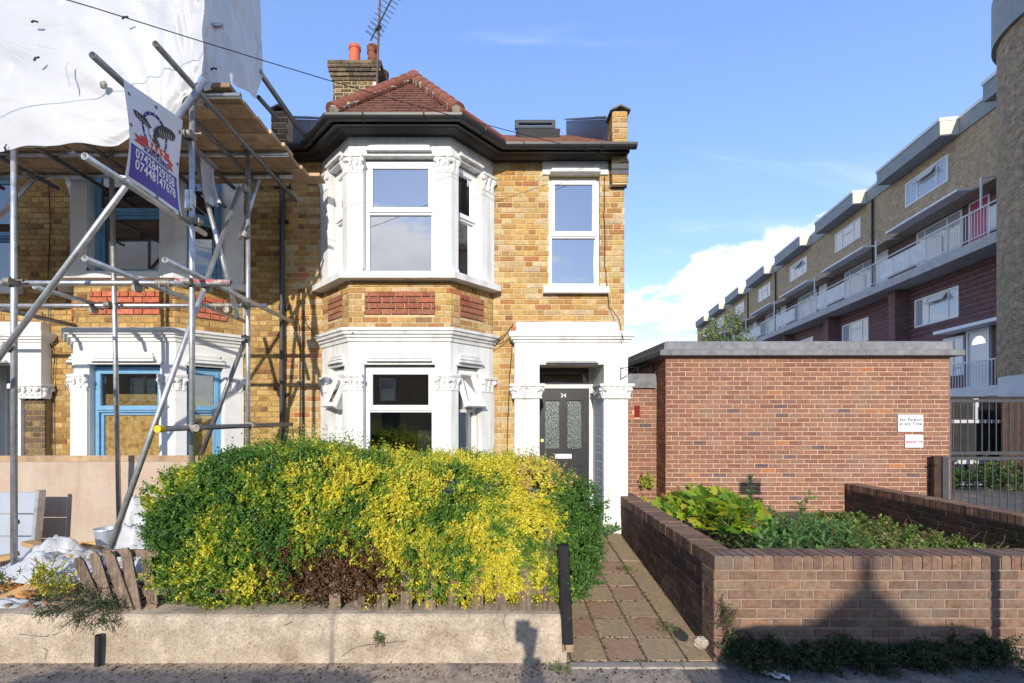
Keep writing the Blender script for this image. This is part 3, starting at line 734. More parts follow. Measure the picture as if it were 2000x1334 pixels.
    rec.box(FR, 1.824, 2.701, -.60, -.031, 2.80, 2.86); rec.build('porch_recess', white, H)
    st = MB(); st.box(FR, 1.825, 2.700, -.60, .10, .2, .42); st.build('step', M['slab_red'], H)
    if not old:
        tl = MB()
        for r in range(14):
            for c in range(4): tl.bevbox(Frame((X(2.702), F, 0), (0, 1, 0), (-1, 0, 0)), -.12 + c * .10, -.025 + c * .10, -.01, .006, .47 + r * .118, .58 + r * .118, .006)
        stuff(tl.build('dado_tiles', pm('blue_grey_tile', (.42, .47, .56), .2, .15, 6, 20, 0), H))
    DF = FR.shift(0, -.55, 0)
    jb = MB(); jb.panel(DF, 1.825, 2.700, .42, 2.80, [(1.875, 2.645, 0, 2.335), (1.875, 2.645, 2.42, 2.74)], -.06, .03); fr_o = jb.build('door_frame', white, H)
    mb = MB(); mb.box(DF, 1.87, 2.65, -.03, -.02, 2.41, 2.75); mb.build('pane', M['glass_dim'], fr_o)
    dr = MB(); d0, d1 = 1.878, 2.642; mid = (d0 + d1) / 2
    pan = [(d0 + .10, mid - .055, 1.42, 2.16), (mid + .055, d1 - .10, 1.42, 2.16)]
    low = [(d0 + .10, mid - .055, .62, 1.16), (mid + .055, d1 - .10, .62, 1.16)]
    dr.panel(DF, d0, d1, .425, 2.332, pan + low, -.045, .0)
    for p in low: dr.box(DF, p[0] + .001, p[1] - .001, -.04, -.014, p[2] + .001, p[3] - .001)
    for p in pan:
        dr.panel(DF, p[0] - .012, p[1] + .012, p[2] - .012, p[3] + .012, [(p[0] + .006, p[1] - .006, p[2] + .006, p[3] - .006)], .0005, .010)
    door = dr.build('door', M['room' if old else 'door'], H)
    if not old:
        for p in pan: mb = MB(); mb.box(DF, p[0] - .002, p[1] + .002, -.03, -.018, p[2] - .002, p[3] + .002); mb.build('pane', M['frost'], door)
        mb = MB(); mb.bevbox(DF, mid - .125, mid + .125, -.002, .008, 1.275, 1.345, .003); mb.build('letterbox', M['signwhite'], door)
        mb = MB(); mb.tube(DF.at(d0 + .06, 0, 1.55), DF.at(d0 + .06, .03, 1.55), .026, 14); mb.build('lock', M['brass'], door)
        text_mesh('house_number', '34', .09, DF, mid, 2.20, M['signwhite'], door, .004)
        # little iron bracket on the porch frieze
        mb = MB(); b0 = FR.shift(2.93, .15, 0); mb.box(b0, -.005, .005, 0, .01, 2.40, 2.58)
        mb.tube(b0.at(0, .01, 2.57), b0.at(.20, .16, 2.57), .004, 6); mb.tube(b0.at(0, .01, 2.42), b0.at(.20, .16, 2.565), .004, 6); mb.tube(b0.at(.19, .14, 2.57), b0.at(.19, .14, 2.42), .003, 6)
        mb.build('wall_bracket', M['iron'], H)
    # ---- eaves: soffit and gutter follow the bay
    ends = [(X(-1.755) if m > 0 else X(uR), F)], [(X(uR) if m > 0 else X(-1.755), F)]
    ep = ends[0] + bp + ends[1]
    ends_g = [ends[0][0]], [(ends[1][0][0] + (.06 if m > 0 else 0), F)]
    mb = MB(); mb.sweep(ep, [(-.2, 5.40), (.004, 5.455), (.05, 5.462), (.09, 5.478), (.13, 5.485), (.20, 5.468), (.235, 5.468), (.235, 5.50), (.27, 5.50), (.27, 5.58), (-.2, 5.62)]); mb.build('soffit', M['black'], H)
    mb = MB(); gp = [(.275 + .058 - .058 * math.cos(a), 5.515 - .066 * math.sin(a)) for a in [math.pi * i / 8 for i in range(9)]]
    gp2 = gp + [(o, z) for o, z in [(.275 + .058 + .048, 5.515), (.275 + .058 - .048, 5.515)]]
    mb.sweep(ends_g[0] + bp + ends_g[1], gp2)
    gut = mb.build('gutter', M['black'], H, smooth=False)
    allp = ep
    for (a, b) in zip(allp, allp[1:]):
        f = facet(a, b)
        for t in ([.22, .78] if f.len > 1 else [.3]):
            u = f.len * t; mb = MB(); pp = [f.at(u, .275 + .058 - .063 * math.cos(x), 5.515 - .071 * math.sin(x)) for x in [math.pi * i / 8 for i in range(9)]]
            mb.path(pp, .009, 6); mb.build('gutter_bracket', M['black'], gut)
    return H, X, FR, bp, ordr

H1, X1, FR1, BP1, _ = build_house(-1.135, 1, False, 'yellow brick terraced house with white two storey bay and black door numbered 34')
H2, X2, FR2, BP2, _ = build_house(-4.62, -1, True, 'older terraced house with pale blue sash windows and boarded ground floor behind the scaffolding')

# ---- roof of the house
def offset_path(path, o):
    mb = MB(); mb.sweep(path, [(o, 0), (o + .01, 0), (o + .01, .01)]); return [Vector(mb.v[i * 3][:2]) for i in range(len(path))]
bx = -1.135
ev = offset_path([(-2.89, F)] + BP1 + [(1.893, F)], .27)
eL, eFL, eFR, eR = [Vector((p.x, p.y, 5.56)) for p in ev[1:5]]
A = Vector((bx, 7.03, 6.97)); PITCH = .63
mrz = lambda y: 5.56 + PITCH * (y - 6.23)
Rg = Vector((bx, 6.23 + (6.97 - 5.56) / PITCH, 6.97))
mb = MB()
mb.add([(-2.80, 6.23, 5.56), (1.70, 6.23, 5.56), (1.70, 10.2, mrz(10.2)), (-2.80, 10.2, mrz(10.2)), (1.70, 14.2, 5.5), (-2.80, 14.2, 5.5)], [(0, 1, 2, 3), (3, 2, 4, 5)])
mb.add([eFL, eFR, A, eR, Rg, eL], [(0, 1, 2), (1, 3, 4, 2), (5, 0, 2, 4)])
roof = mb.build('roof', M['rooftile'], H1)
def courses(c0, c1, top, n, single, tw=.165):
    nrm = (c1 - c0).cross(top - c0).normalized()
    if nrm.y > 0: nrm = -nrm
    joined = MB()
    for k in range(n):
        t0, t1 = k / n, (k + 1.25) / n; t1 = min(t1, .995)
        a, b, c, d = lerp(c0, top, t0), lerp(c1, top, t0), lerp(c1, top, t1), lerp(c0, top, t1)
        L = (b - a).length; q = max(1, int(round(L / tw))); sh = .5 if k % 2 else 0
        for i in range(q + 1):
            f0, f1 = max(0, (i - sh) / q), min(1, (i + 1 - sh) / q)
            if f1 - f0 < .08: continue
            g = .004 / max(L, .1); f0 += g; f1 -= g; lift = nrm * (.022 + R.uniform(0, .006))
            pts = [lerp(a, b, f0) + lift, lerp(a, b, f1) + lift, lerp(d, c, f1) + nrm * .006, lerp(d, c, f0) + nrm * .006]
            tgt = MB() if single else joined
            tgt.poly(pts, -nrm * .016)
            if single: tgt.build('roof_tile', M['rooftile'], roof)
    if not single: stuff(joined.build('roof_tiles', M['rooftile'], roof))
courses(eFL, eFR, A, 15, True)
courses(eFR, eR, A, 12, False); courses(eL, eFL, A, 12, False)
jm = MB()
for k in range(26):
    y0 = 6.20 + k * .15; y1 = y0 + .19; q0 = 1.0
    for i in range(17):
        x0 = -.02 + i * .165 + (.08 if k % 2 else 0) - (1 if k > 9 else 0) * .9
        if x0 > 1.66: continue
        lf = R.uniform(.018, .028); z0, z1 = mrz(y0), mrz(y1)
        jm.add([(x0, y0, z0 + lf), (min(x0 + .158, 1.69), y0, z0 + lf), (min(x0 + .158, 1.69), y1, z1 + .008), (x0, y1, z1 + .008), (x0, y0, z0 + .002), (min(x0 + .158, 1.69), y0, z0 + .002)], [(0, 1, 2, 3), (0, 1, 5, 4)])
stuff(jm.build('roof_tiles', M['rooftile'], roof))
def hip(a, b, n, lift=.05):
    d = (b - a) / n
    for k in range(n):
        mb = MB(); p0 = a + d * k + Vector((0, -.01, lift)); p1 = a + d * (k + 1.12) + Vector((0, -.01, lift))
        mb.tube(p0, p1, .088, 14, .078); mb.build('hip_tile', M['hiptile'], roof)
    bd = MB(); d2 = (b - a); m_ = 40; pts = []
    for i in range(m_ + 1): pts.append(a + d2 * (i / m_) + Vector((R.uniform(-.012, .012), -.06 + R.uniform(-.012, .012), .0 + R.uniform(-.012, .012))))
    bd.path(pts[1:-1], .058, 6); bd.build('hip_bedding', M['bedding'], roof)
hip(eFL, A, 7); hip(eFR, A, 7)
mb = MB(); mb.tube(A + Vector((0, -.05, .04)), Rg + Vector((0, .1, .04)), .10, 12); mb.build('ridge_tile', M['hiptile'], roof)
mb = MB()
for i in range(9):
    a = lerp(eFR, eR, i / 9) + Vector((.02, -.02, .03)); b = lerp(eFR, eR, (i + .93) / 9) + Vector((.02, -.02, .03)); mb.tube(a, b, .05, 8)
stuff(mb.build('verge_tiles', M['hiptile'], roof))
# firewalls with parapet ends, brick pier, lead flashing
for nm, x0, x1, s_ in (('r', 1.69, 1.905, 1), ('l', -2.99, -2.77, -1)):
    mb = MB(); pr = [(6.62, 5.3), (10.2, 5.3), (10.2, mrz(10.2) + .33), (6.62, mrz(6.62) + .33)]
    mb.poly([(x0, y, z) for y, z in pr], (x1 - x0, 0, 0)); par = mb.build('firewall', M['lead'], H1)
    mb = MB(); y0, y1 = 6.60, 10.25
    for k in range(9):
        a = lerp(y0, y1, k / 9); b = lerp(y0, y1, (k + .97) / 9)
        mb.poly([(x0 - .03, a, mrz(a) + .345), (x1 + .03, a, mrz(a) + .345), (x1 + .03, b, mrz(b) + .343), (x0 - .03, b, mrz(b) + .343)], (0, 0, .03 + .004 * (k % 2)))
    mb.build('coping', M['lead'], par)
    fp = Frame((x0, 6.39, 0), (1, 0, 0), (0, -1, 0)); L = x1 - x0; out = []
    lay(out, fp, 0, L, 5.12, 6.10, [], 'stretcher', PAL_NEW if s_ > 0 else PAL_SOOT, full=.225)
    ff = Frame((x0, 6.39, 0), (0, -1, 0), (-1, 0, 0)); lay(out, ff, -.24, 0, 5.6, 6.10, [], 'stretcher', PAL_NEW if s_ > 0 else PAL_SOOT)
    mb = MB(); mb.box(WORLD, x0 + .008, x1 - .008, 6.398, 6.61, 5.1, 6.10); pier = mb.build('parapet_pier', M['mortar_cream'], H1)
    emit_bricks(out, pier, M['brick_house'] if s_ > 0 else M['brick_chim'], 60)
    mb = MB(); c = (x0 + x1) / 2
    mb.poly([(x0 - .03, 6.35, 6.09), (c, 6.35, 6.15), (x1 + .03, 6.35, 6.09), (x1 + .03, 6.35, 6.11), (c, 6.35, 6.175), (x0 - .03, 6.35, 6.11)], (0, .30, 0)); mb.build('coping', M['lead'], pier)
    mb = MB(); f0 = Frame((x0, 6.5, 0), (1, 0, 0), (0, -1, 0))
    for (a, b, w_) in ((5.30, 5.37, .13), (5.23, 5.298, .115), (5.16, 5.228, .075), (5.09, 5.158, .03)): mb.box(f0, -.01, L + .01, 0, w_, a, b)
    mb.build('corbel', M['black'], H1)
# skylight, opened
sk = Frame((.52, 8.25, mrz(8.25) + .12), (1, 0, 0), (0, -.53, .85), (0, .85, .53))
mb = MB(); mb.panel(sk, 0, .74, 0, .9, [(.07, .67, .07, .83)], -.10, .05); sky_l = mb.build('skylight', M['gategrey'], H1)
mb = MB(); mb.box(sk, .065, .675, -.02, -.01, .065, .835); mb.build('pane', M['glass_sky'], sky_l)
sk2 = sk.shift(0, .06, .88); sk2 = Frame(sk2.O, sk2.U, Vector((0, -1, .25)), Vector((0, .25, 1)))
mb = MB(); mb.panel(sk2, -.02, .76, -.02, .17, [(.05, .69, .03, .10)], -.04, .02); mb.build('sash', M['gategrey'], sky_l)
# chimney
chf = Frame((-3.2, 9.55, 0), (1, 0, 0), (0, -1, 0)); CW = .92
mb = MB(); mb.box(WORLD, -3.19, -3.2 + CW - .01, 9.56, 10.5, 5.5, 9.16); ch = mb.build('chimney', M['mortar_chim'], H1)
out = []; PAL_CH = palette([lin(165, 140, 100, 1.25), lin(128, 106, 82, 1.25), lin(100, 84, 68, 1.25), lin(180, 155, 115, 1.25)], [2, 2, 1.4, 1], .16)
lay(out, chf, 0, CW, 7.3, 8.80, [], 'flemish', PAL_CH, j=.017)
rf = Frame((-3.2 + CW, 9.55, 0), (0, 1, 0), (1, 0, 0)); lay(out, rf, 0, .95, 7.3, 8.8, [], 'flemish', PAL_CH)
lf_ = Frame((-3.2, 9.55, 0), (0, -1, 0), (-1, 0, 0)); lay(out, lf_, -.95, 0, 7.3, 8.8, [], 'flemish', PAL_CH)
PAL_CT = palette([lin(110, 96, 80, 1.25), lin(86, 78, 70, 1.25), lin(130, 116, 92, 1.25)], [2, 2, 1], .15)
for k, o in enumerate((.02, .045, .07, .085, .085)):
    z0 = 8.80 + k * .075
    for f, a, b in ((chf.shift(0, o, 0), -o, CW + o), (rf.shift(0, o, 0), -o, .95), (lf_.shift(0, o, 0), -.95, o)): lay(out, f, a, b, z0, z0 + .075, [], 'flemish', PAL_CT, phase=k)
    mb = MB(); mb.box(WORLD, -3.19 - o, -3.21 + CW + o, 9.56 - o, 10.5, z0 + .001 * k, z0 + .07); mb.build('corbel_course', M['mortar_old'], ch)
emit_bricks(out, ch, M['brick_chim'], 140)
for (x, y, h, r, mt) in ((-2.80, 9.72, .47, .115, 'terracotta'), (-2.42, 9.72, .46, .115, 'terracotta_old'), (-2.72, 10.2, .30, .11, 'terracotta'), (-2.32, 10.2, .28, .12, 'terracotta_old')):
    mb = MB(); z = 9.15
    if mt == 'terracotta': pr = [(r, 0), (r * .96, h * .85), (r * 1.08, h * .86), (r * 1.1, h), (r * .85, h), (r * .8, h * .3)]
    else: pr = [(r * .95, 0), (r * .92, h * .33), (r * 1.02, h * .35), (r * 1.02, h * .39), (r * .93, h * .41), (r * .95, h * .7), (r * 1.06, h * .72), (r * 1.06, h * .76), (r * .97, h * .78), (r * 1.1, h * .97), (r * 1.08, h), (r * .85, h), (r * .8, h * .3)]
    mb.lathe((x, y, z), pr, 22); mb.build('chimney_pot', M[mt], ch, smooth=False)
mb = MB(); mb.box(WORLD, -2.36, -2.27, 9.48, 9.545, 8.58, 8.72); mb.build('aerial_box', M['signwhite'], ch)
# gable wall and back of the house
mb = MB()
mb.poly([(1.65, 6.765, 0), (1.65, 14.2, 0), (1.65, 14.2, 5.5), (1.65, 10.2, 8.0), (1.65, 6.765, 5.75)], (.235, 0, 0))
mb.uv = [(v[1], v[2]) for v in mb.v]; mb.has_uv = True; mb.build('gable_wall', M['uv_side'], H1)
mb = MB(); mb.box(WORLD, -2.88, 1.64, 14.0, 14.2, 0, 5.5); mb.build('back_wall', M['uv_side'], H1)
# downpipe and hopper at the party line
mb = MB(); mb.tube((-2.86, 6.44, 5.05), (-2.86, 6.44, .40), .034, 12); mb.tube((-2.86, 6.44, 5.05), (-2.80, 6.30, 5.42), .034, 12)
for z in (4.6, 3.4, 2.2, 1.0): mb.tube((-2.86, 6.44, z), (-2.86, 6.44, z + .05), .043, 12); mb.box(WORLD, -2.93, -2.79, 6.47, 6.51, z, z + .04)
mb.build('downpipe', M['black'], H1)
# cables clipped on the brickwork
def cable(pts, r=.0055):
    mb = MB(); pp = []
    for a, b in zip(pts, pts[1:]):
        for i in range(6): q = lerp(Vector(a), Vector(b), i / 6); pp.append(q + Vector((R.uniform(-.006, .006), 0, 0)))
    pp.append(Vector(pts[-1])); mb.path(pp, r, 5); return mb.build('cable', M['iron'], H1)
cable([P(592, 604, 6.48), P(593, 640, 6.47), P(592, 760, 6.48), P(595, 870, 6.48)])
cable([P(592, 604, 6.48), P(596, 630, 6.44), P(616, 657, 6.36), P(690, 650, 5.8)])
cable([P(582, 622, 6.48), P(586, 665, 6.48), P(586, 860, 6.48)])
cable([P(1003, 655, 6.48), P(996, 720, 6.48), P(993, 800, 6.48), P(990, 890, 6.48)])
cable([P(1003, 632, 6.48), P(985, 655, 6.46), P(962, 668, 6.36)]); cable([P(1005, 650, 6.48), P(985, 668, 6.44), P(962, 676, 6.36)])
cable([P(1181, 345, 6.48), P(1180, 420, 6.48), P(1182, 520, 6.48), P(1190, 600, 6.48), P(1208, 622, 6.33), P(1218, 665, 6.24)])
mb = MB(); mb.box(FR1, 3.03, 3.05, 0, .1, 5.35, 5.45); mb.tube(P(1222, 306, 6.4), P(1228, 318, 6.4), .012, 8); mb.build('cable_hook', M['galv'], H1)

# neighbour: roof, party wall mass, dark hall, bits of cable
mb = MB(); mb.add([(-8.0, 6.23, 5.56), (-3.0, 6.23, 5.56), (-3.0, 10.2, mrz(10.2)), (-8.0, 10.2, mrz(10.2)), (-3.0, 14.2, 5.5), (-8.0, 14.2, 5.5)], [(0, 1, 2, 3), (3, 2, 4, 5)]); mb.build('roof', M['rooftile'], H2)
mb = MB(); mb.path([P(82, 610, 6.47), P(106, 700, 6.47), P(102, 780, 6.47), P(103, 890, 6.47)], .006, 5); mb.path([P(95, 352, 6.47), P(98, 440, 6.47), P(93, 560, 6.47), P(95, 620, 6.47)], .006, 5); mb.build('cable', M['iron'], H2)
mb = MB(); mb.box(FR2, 1.825, 2.9, -.50, -.49, .45, .95); mb.build('hall_board', pm('dark_blue_board', (.01, .05, .13), .6, .2), H2)

# ================================================================== overhead wire and aerial
mb = MB(); a = P(1186, 303, 6.36); b = P(135, 0, 3.5); pts = []
for i in range(25):
    t = i / 24 * 2.6; q = lerp(a, b, t); q.z -= .10 * math.sin(math.pi * min(t, 1.0)) * .6; pts.append(q)
mb.path(pts, .0042, 5); tag(mb.build('overhead_cable', M['iron']), 'thin black telephone wire crossing the sky from upper left to the house eaves', 'cable')
ae = empty('tv_aerial', P(742, 165, 9.45), 'thin rooftop television aerial on a pole strapped to the brick chimney', 'aerial')
mb = MB(); mb.tube(P(736, 168, 9.45), P(744, -60, 9.45), .022, 10); mb.build('pole', pm('rusty_pole', (.14, .08, .065), .7, .4), ae)
b0, b1 = P(724, 79, 9.4), P(775, -22, 9.4); mb = MB(); mb.tube(b0, b1, .014, 8); mb.tube(P(734, 58, 9.4), P(744, 52, 9.45), .03, 8); mb.build('boom', M['iron'], ae)
for k in range(11):
    c = lerp(b0, b1, .08 + k * .088); mb = MB(); d = Vector((.13, .05, -.062)); mb.tube(c - d, c + d, .0065, 6)
    if k < 3: mb.tube(c - d + Vector((0, 0, .03)), c + d + Vector((0, 0, .03)), .005, 6)
    mb.build('element', M['iron'], ae)
# ================================================================== scaffolding
SC = empty('scaffolding', (-3.4, 4.7, .36), 'galvanised tube scaffolding with plank deck in front of the left house', 'scaffolding')
TR = .0245
def tube(p0, p1, mt='galv', open0=False, open1=False, r=TR, label=None):
    p0 = Vector(p0); p1 = Vector(p1); mb = MB()
    mb.pipe(p0, p1, r, r * .84, 14)
    o = mb.build('tube', M[mt], SC, smooth=False)
    for p in o.data.polygons: p.use_smooth = True
    if label: o['label'] = label
    return o
def coupler(p, d1, d2):
    p = Vector(p); d1 = Vector(d1).normalized(); d2 = Vector(d2).normalized(); mb = MB()
    mb.tube(p - d1 * .03, p + d1 * .03, TR + .009, 12); off = d1.cross(d2)
    if off.length > .05:
        off = off.normalized(); off = off if off.y < 0 else -off
        q = p + off * .052; mb.tube(q - d2 * .03, q + d2 * .03, TR + .009, 12)
        mb.box(Frame(p + off * .026, d1, off), -.02, .02, -.02, .02, -.025, .025)
        mb.tube(p + d1 * .02 + d2 * .04 + off * .02, p + d1 * .02 + d2 * .10 + off * .02, .007, 6); mb.tube(p + d1 * .02 + d2 * .082 + off * .02, p + d1 * .02 + d2 * .10 + off * .02, .013, 6)
    else: mb.tube(p + Vector((.03, -.03, 0)), p + Vector((.07, -.05, 0)), .009, 6)
    mb.build('coupler', M['coupler'], SC)
YF, YB = 4.15, 5.22
DX = Vector((1, 0, 0)); DY = Vector((0, 1, 0))
xs = {1: -4.23, 3: -2.645}
# standards
tube((xs[1], YF, .36), (xs[1], YF, 5.6)); tube((xs[3], YF, .36), (xs[3], YF, 5.35))
tube(P(234, 1084, YB), P(216, 250, YB)); tube((-2.70, YB, .36), (-2.70, YB, 5.2))
tube((-5.8, YF, .36), (-5.8, YF, 5.6)); tube((-5.8, YB, .36), (-5.8, YB, 5.2))
mbs = MB(); mbs.tube(P(375, 380, YF), P(375, 402, YF), TR + .006, 12); mbs.build('joint_sleeve', M['galv'], SC)
mbs = MB(); mbs.bevbox(Frame(P(368, 389, YF - .03), (1, 0, 0), (0, -1, 0)), -.03, .03, -.02, .012, -.085, .085, .006); mbs.build('clamp_plate', M['galv'], SC)
# ledgers
tube(P(-300, 553, YF + .05), P(452, 553, YF + .05)); tube(P(345, 553, YF - .002), P(452, 553, YF - .002), r=TR + .006, mt='galv')
red = tube(P(344, 549, YF - .01), P(449, 552, YF - .01)); red.data.materials[0] = pm('worn_red_paint', lin(190, 90, 90, 1.2), .6, .2, 20, 40, .1, dirt=(.5, .48, .45), dirt_s=14, dirt_lo=.5, dirt_hi=.58); red['label'] = 'tube with worn red paint'
tube(P(-300, 597, YB + .05), P(521, 597, YB + .05))
zD = 4.87
for y, x1 in ((4.30, -2.29), (YB + .05, -2.27), (5.74, -2.42)): tube((-7.5, y, zD), (x1, y, zD))
tube((-7.5, YF + .05, 4.36), (-4.0, YF + .05, 4.36))
# transoms running towards the wall
def along(px, py, Y0, Y1, mt='galv', **k):
    a = P(px, py, Y0); tube(a, (a.x, Y1, a.z), mt, **k); return a
along(165, 305, 3.11, 4.43)                      # banner foot
along(180, 107, 3.17, 4.6, 'galvdark'); along(303, 85, 3.59, 6.2, 'galvdark')
along(165, 505, 3.65, 6.06); along(322, 508, 3.65, 6.0); along(67, 560, 4.58, 5.4); along(0, 603, 5.0, 5.9, 'galvdark')
a = along(308, 838, 3.75, 6.3, 'galvdark')
mbs = MB(); mbs.tube(a + Vector((0, -.006, 0)), a + Vector((0, .05, 0)), TR + .005, 14); mbs.build('end_cap', pm('yellow_cap', lin(235, 200, 40, 1.2), .5, .1), SC)
for x in (-2.9, -3.25, -3.75, -4.3, -4.9, -5.5, -6.2): tube((x, 4.2, zD + .052 - .1), (x, 5.95, zD + .052 - .1), 'galvdark')
# braces and rakers
tube(P(-60, 776, 3.92), P(401, 155, 4.06)); tube(P(196, 1122, 3.86), P(469, 367, 5.13))
low = tube(P(199, 1118, 3.845), P(214, 1080, 3.9), r=TR + .004); low.data.materials[0] = pm('blue_paint_end', (.02, .05, .16), .5, .3); low['label'] = 'blue painted foot of the raker'
tube(P(383, 312, 4.92), P(465, 622, 4.92)); tube(P(480, 660, 5.28), P(393, 888, 5.28), 'galvdark'); tube(P(505, 350, 5.32), P(468, 468, 5.32))
tube(P(64, 350, 5.0), P(-60, 490, 5.0)); tube(P(350, 300, 5.9), P(440, 405, 5.9), 'galvdark')
# dark poles going up the roof edge
tube(P(505, 138, 4.95), P(604, 280, 6.1), 'galvdark', r=.03); tube(P(505, 190, 5.0), P(545, 235, 5.5), 'galvdark')
tube(P(395, 51, 4.25), P(434, 51, 4.25))
for p, d1, d2 in ((P(28, 553, YF), Z, DX), (P(375, 553, YF), Z, DX), (P(218, 597, YB), Z, DX), (P(483, 597, YB), Z, DX), (P(372, 201, YF), Z, (.6, 0, .8)), (P(24, 679, YF), Z, (.6, 0, .8)),
                  (P(375, 268, YF), Z, DX), (P(483, 290, YB), Z, DX), (P(375, 836, YF), Z, DY), (P(483, 830, YB), Z, DY), (P(483, 662, YB), Z, (.3, 0, -1)), (P(483, 461, YB), Z, (.3, 0, 1)),
                  (P(483, 372, YB), Z, (.4, 0, 1)), (P(375, 432, YF), Z, DY), (P(268, 552, YF + .05), DX, DY), (P(405, 553, YF + .05), DX, DY), (P(62, 346, YB), Z, DX),
                  (P(183, 597, YB + .05), DX, DY), (P(445, 597, YB + .05), DX, DY), (P(395, 195, 4.3), DX, DY), (P(430, 287, YB + .05), DX, DY), (P(485, 285, YB + .05), DX, DY), (P(542, 343, 5.74), DX, DY)):
    coupler(p, d1, d2)
for (px, py, Y) in ((320, 553, YF + .05), (430, 597, YB + .05)):
    m2 = MB(); m2.tube(P(px - 14, py, Y), P(px + 14, py, Y), TR + .008, 12); m2.tube(P(px - 9, py, Y - .03), P(px - 9, py + 9, Y - .03), .007, 6); m2.tube(P(px + 9, py, Y - .03), P(px + 9, py + 9, Y - .03), .007, 6); m2.build('joint_sleeve', M['coupler'], SC)
# deck boards
for k in range(7):
    y0 = 4.23 + k * .232
    for (xa, xb) in ((-2.34 + k * .012 + R.uniform(-.02, .02) - 2.4, -2.34 + k * .012 + R.uniform(-.02, .03)), (-8.2, -4.76)):
        mb = MB(); z0 = zD + TR + .055 - .052 + R.uniform(0, .006); mb.bevbox(Frame((0, 0, 0), (1, 0, 0), (0, 0, -1), (0, 1, 0)), xa, xb, -(z0 + .04), -z0, y0, y0 + .225, .004)
        mb.build('scaffold_board', M['board'], SC)
mb = MB(); mb.bevbox(Frame((0, 5.86, 4.935), (1, 0, 0), (0, 0, -1), (0, 1, 0)), -4.6, -2.13, -.04, 0, 0, .2, .004); mb.build('scaffold_board', M['board'], SC)

# ---- white sheeting over the scaffold
def sheeting():
    def X_of(px, Y): return (px - VX) * Y / FPX
    q = lambda px, py, Y: (X_of(px, Y), Y, CZ + (VY - py) * Y / FPX)
    S0 = 4.07
    bot = [(-9.0, S0, 4.17), q(-150, 300, S0), q(0, 297, S0), q(120, 290, S0), q(232, 279, S0), q(300, 252, S0), q(345, 234, S0), q(364, 200, S0), q(384, 165, S0), q(394, 145, 4.03),
           q(402, 172, 4.13), q(440, 165, 4.4), q(470, 168, 4.6), q(497, 200, 4.88), q(512, 150, 5.02)]
    top = [(x, y, 7.6) for x, y, z in bot[:9]] + [(X_of(385, 4.12), 4.12, 7.6), (X_of(392, 4.22), 4.22, 7.6), (X_of(420, 4.42), 4.42, 7.6), (X_of(455, 4.62), 4.62, 7.6), (X_of(487, 4.88), 4.88, 7.6), (X_of(499, 5.02), 5.02, 7.6)]
    cum = [0]
    for a, b in zip(bot, bot[1:]): cum.append(cum[-1] + max(.02, math.hypot(b[0] - a[0], b[1] - a[1])))
    tot = cum[-1]; us = []
    for i in range(len(cum) - 1):
        n = max(6, int((cum[i + 1] - cum[i]) / .028)); us += [cum[i] + (cum[i + 1] - cum[i]) * k / n for k in range(n)]
    us.append(tot); NV = 70; vs = []
    def at(lst, s):
        for i in range(len(cum) - 1):
            if s <= cum[i + 1] + 1e-9:
                t = (s - cum[i]) / (cum[i + 1] - cum[i]); return lerp(Vector(lst[i]), Vector(lst[i + 1]), t), t
    Sf = cum[9]
    for j in range(NV + 1):
        v = (j / NV) ** 1.5
        for s in us:
            b, _ = at(bot, s); t, _ = at(top, s); p = lerp(b, t, v)
            # large billows, tension folds that fan out of the corner, gathers near the fold
            q = Vector((p.x * .55, p.z * .75, 3.3)); k = mnoise.fractal(q, .7, 2.1, 4) * .07
            ds = s - Sf; near = math.exp(-(ds / .40) ** 2)
            k += near * .055 * mnoise.fractal(Vector((ds * 11 + p.z * 1.6, p.z * 1.9, 7.1)), .8, 2, 3)
            ang = math.atan2(p.z - 4.5, p.x + 2.9); rad = math.hypot(p.x + 2.9, p.z - 4.5)
            k += .022 * math.sin(ang * 15 + 2.0 * mnoise.noise(Vector((p.x, p.z, 1)))) * math.exp(-rad / 1.3)
            k += .05 * mnoise.ridged_multi_fractal(Vector((p.x * .35 + p.z * .5, p.z * 1.1, 5.5)), .9, 2.2, 3, 1.0, 1.5) * .5
            if s > Sf: k += .04 * mnoise.fractal(Vector((s * 6 + p.z * 1.2, p.z * 2.1, 9.1)), .8, 2.1, 4)
            dirv = Vector((0, -1, 0)) if s < cum[8] else Vector((.8, -.6, 0))
            p = p + dirv * (k - .03); p.z += (.018 * math.sin(s * 5.2) + .012 * math.sin(s * 13)) * (1 - v)
            vs.append(p)
    m_ = len(us); fs = [(j * m_ + i, j * m_ + i + 1, (j + 1) * m_ + i + 1, (j + 1) * m_ + i) for j in range(NV) for i in range(m_ - 1)]
    mb = MB(); mb.add(vs, fs); o = mb.build('scaffold_sheeting', M['sheet'], smooth=True)
    tag(o, 'large white plastic sheeting wrapped round the top of the scaffolding', 'sheeting')
    for (px, py, a) in ((68, 43, .05), (72, 115, .6), (12, 289, 1.5), (245, 35, .3), (418, 135, 0.1)):
        mb = MB(); c = P(px, py, 4.035 if px < 400 else 4.22); d = Vector((math.cos(a), 0, math.sin(a))) * .028; mb.path([c - d, c + Vector((0, -.012, 0)), c + d], .008, 5); mb.build('toggle_tie', M['iron'], o)
    mb = MB(); pts = [P(132, 120, 4.03), P(127, 135, 4.02), P(130, 150, 4.02), P(136, 168, 4.03)]; mb.path(pts, .004, 4); mb.path([P(134, 118, 4.03), P(129, 130, 4.02), P(136, 168, 4.03)], .004, 4); mb.build('tie_string', M['sheet'], o)
    mb = MB(); c = P(202, 166, 4.05); mb.blob(c, .03, .02, .035, WORLD, 8, 5, .2); mb.build('sheet_knot', M['coupler'], o)
sheeting()
mb = MB(); vs = []; n = 26   # loose clear film hanging under the deck
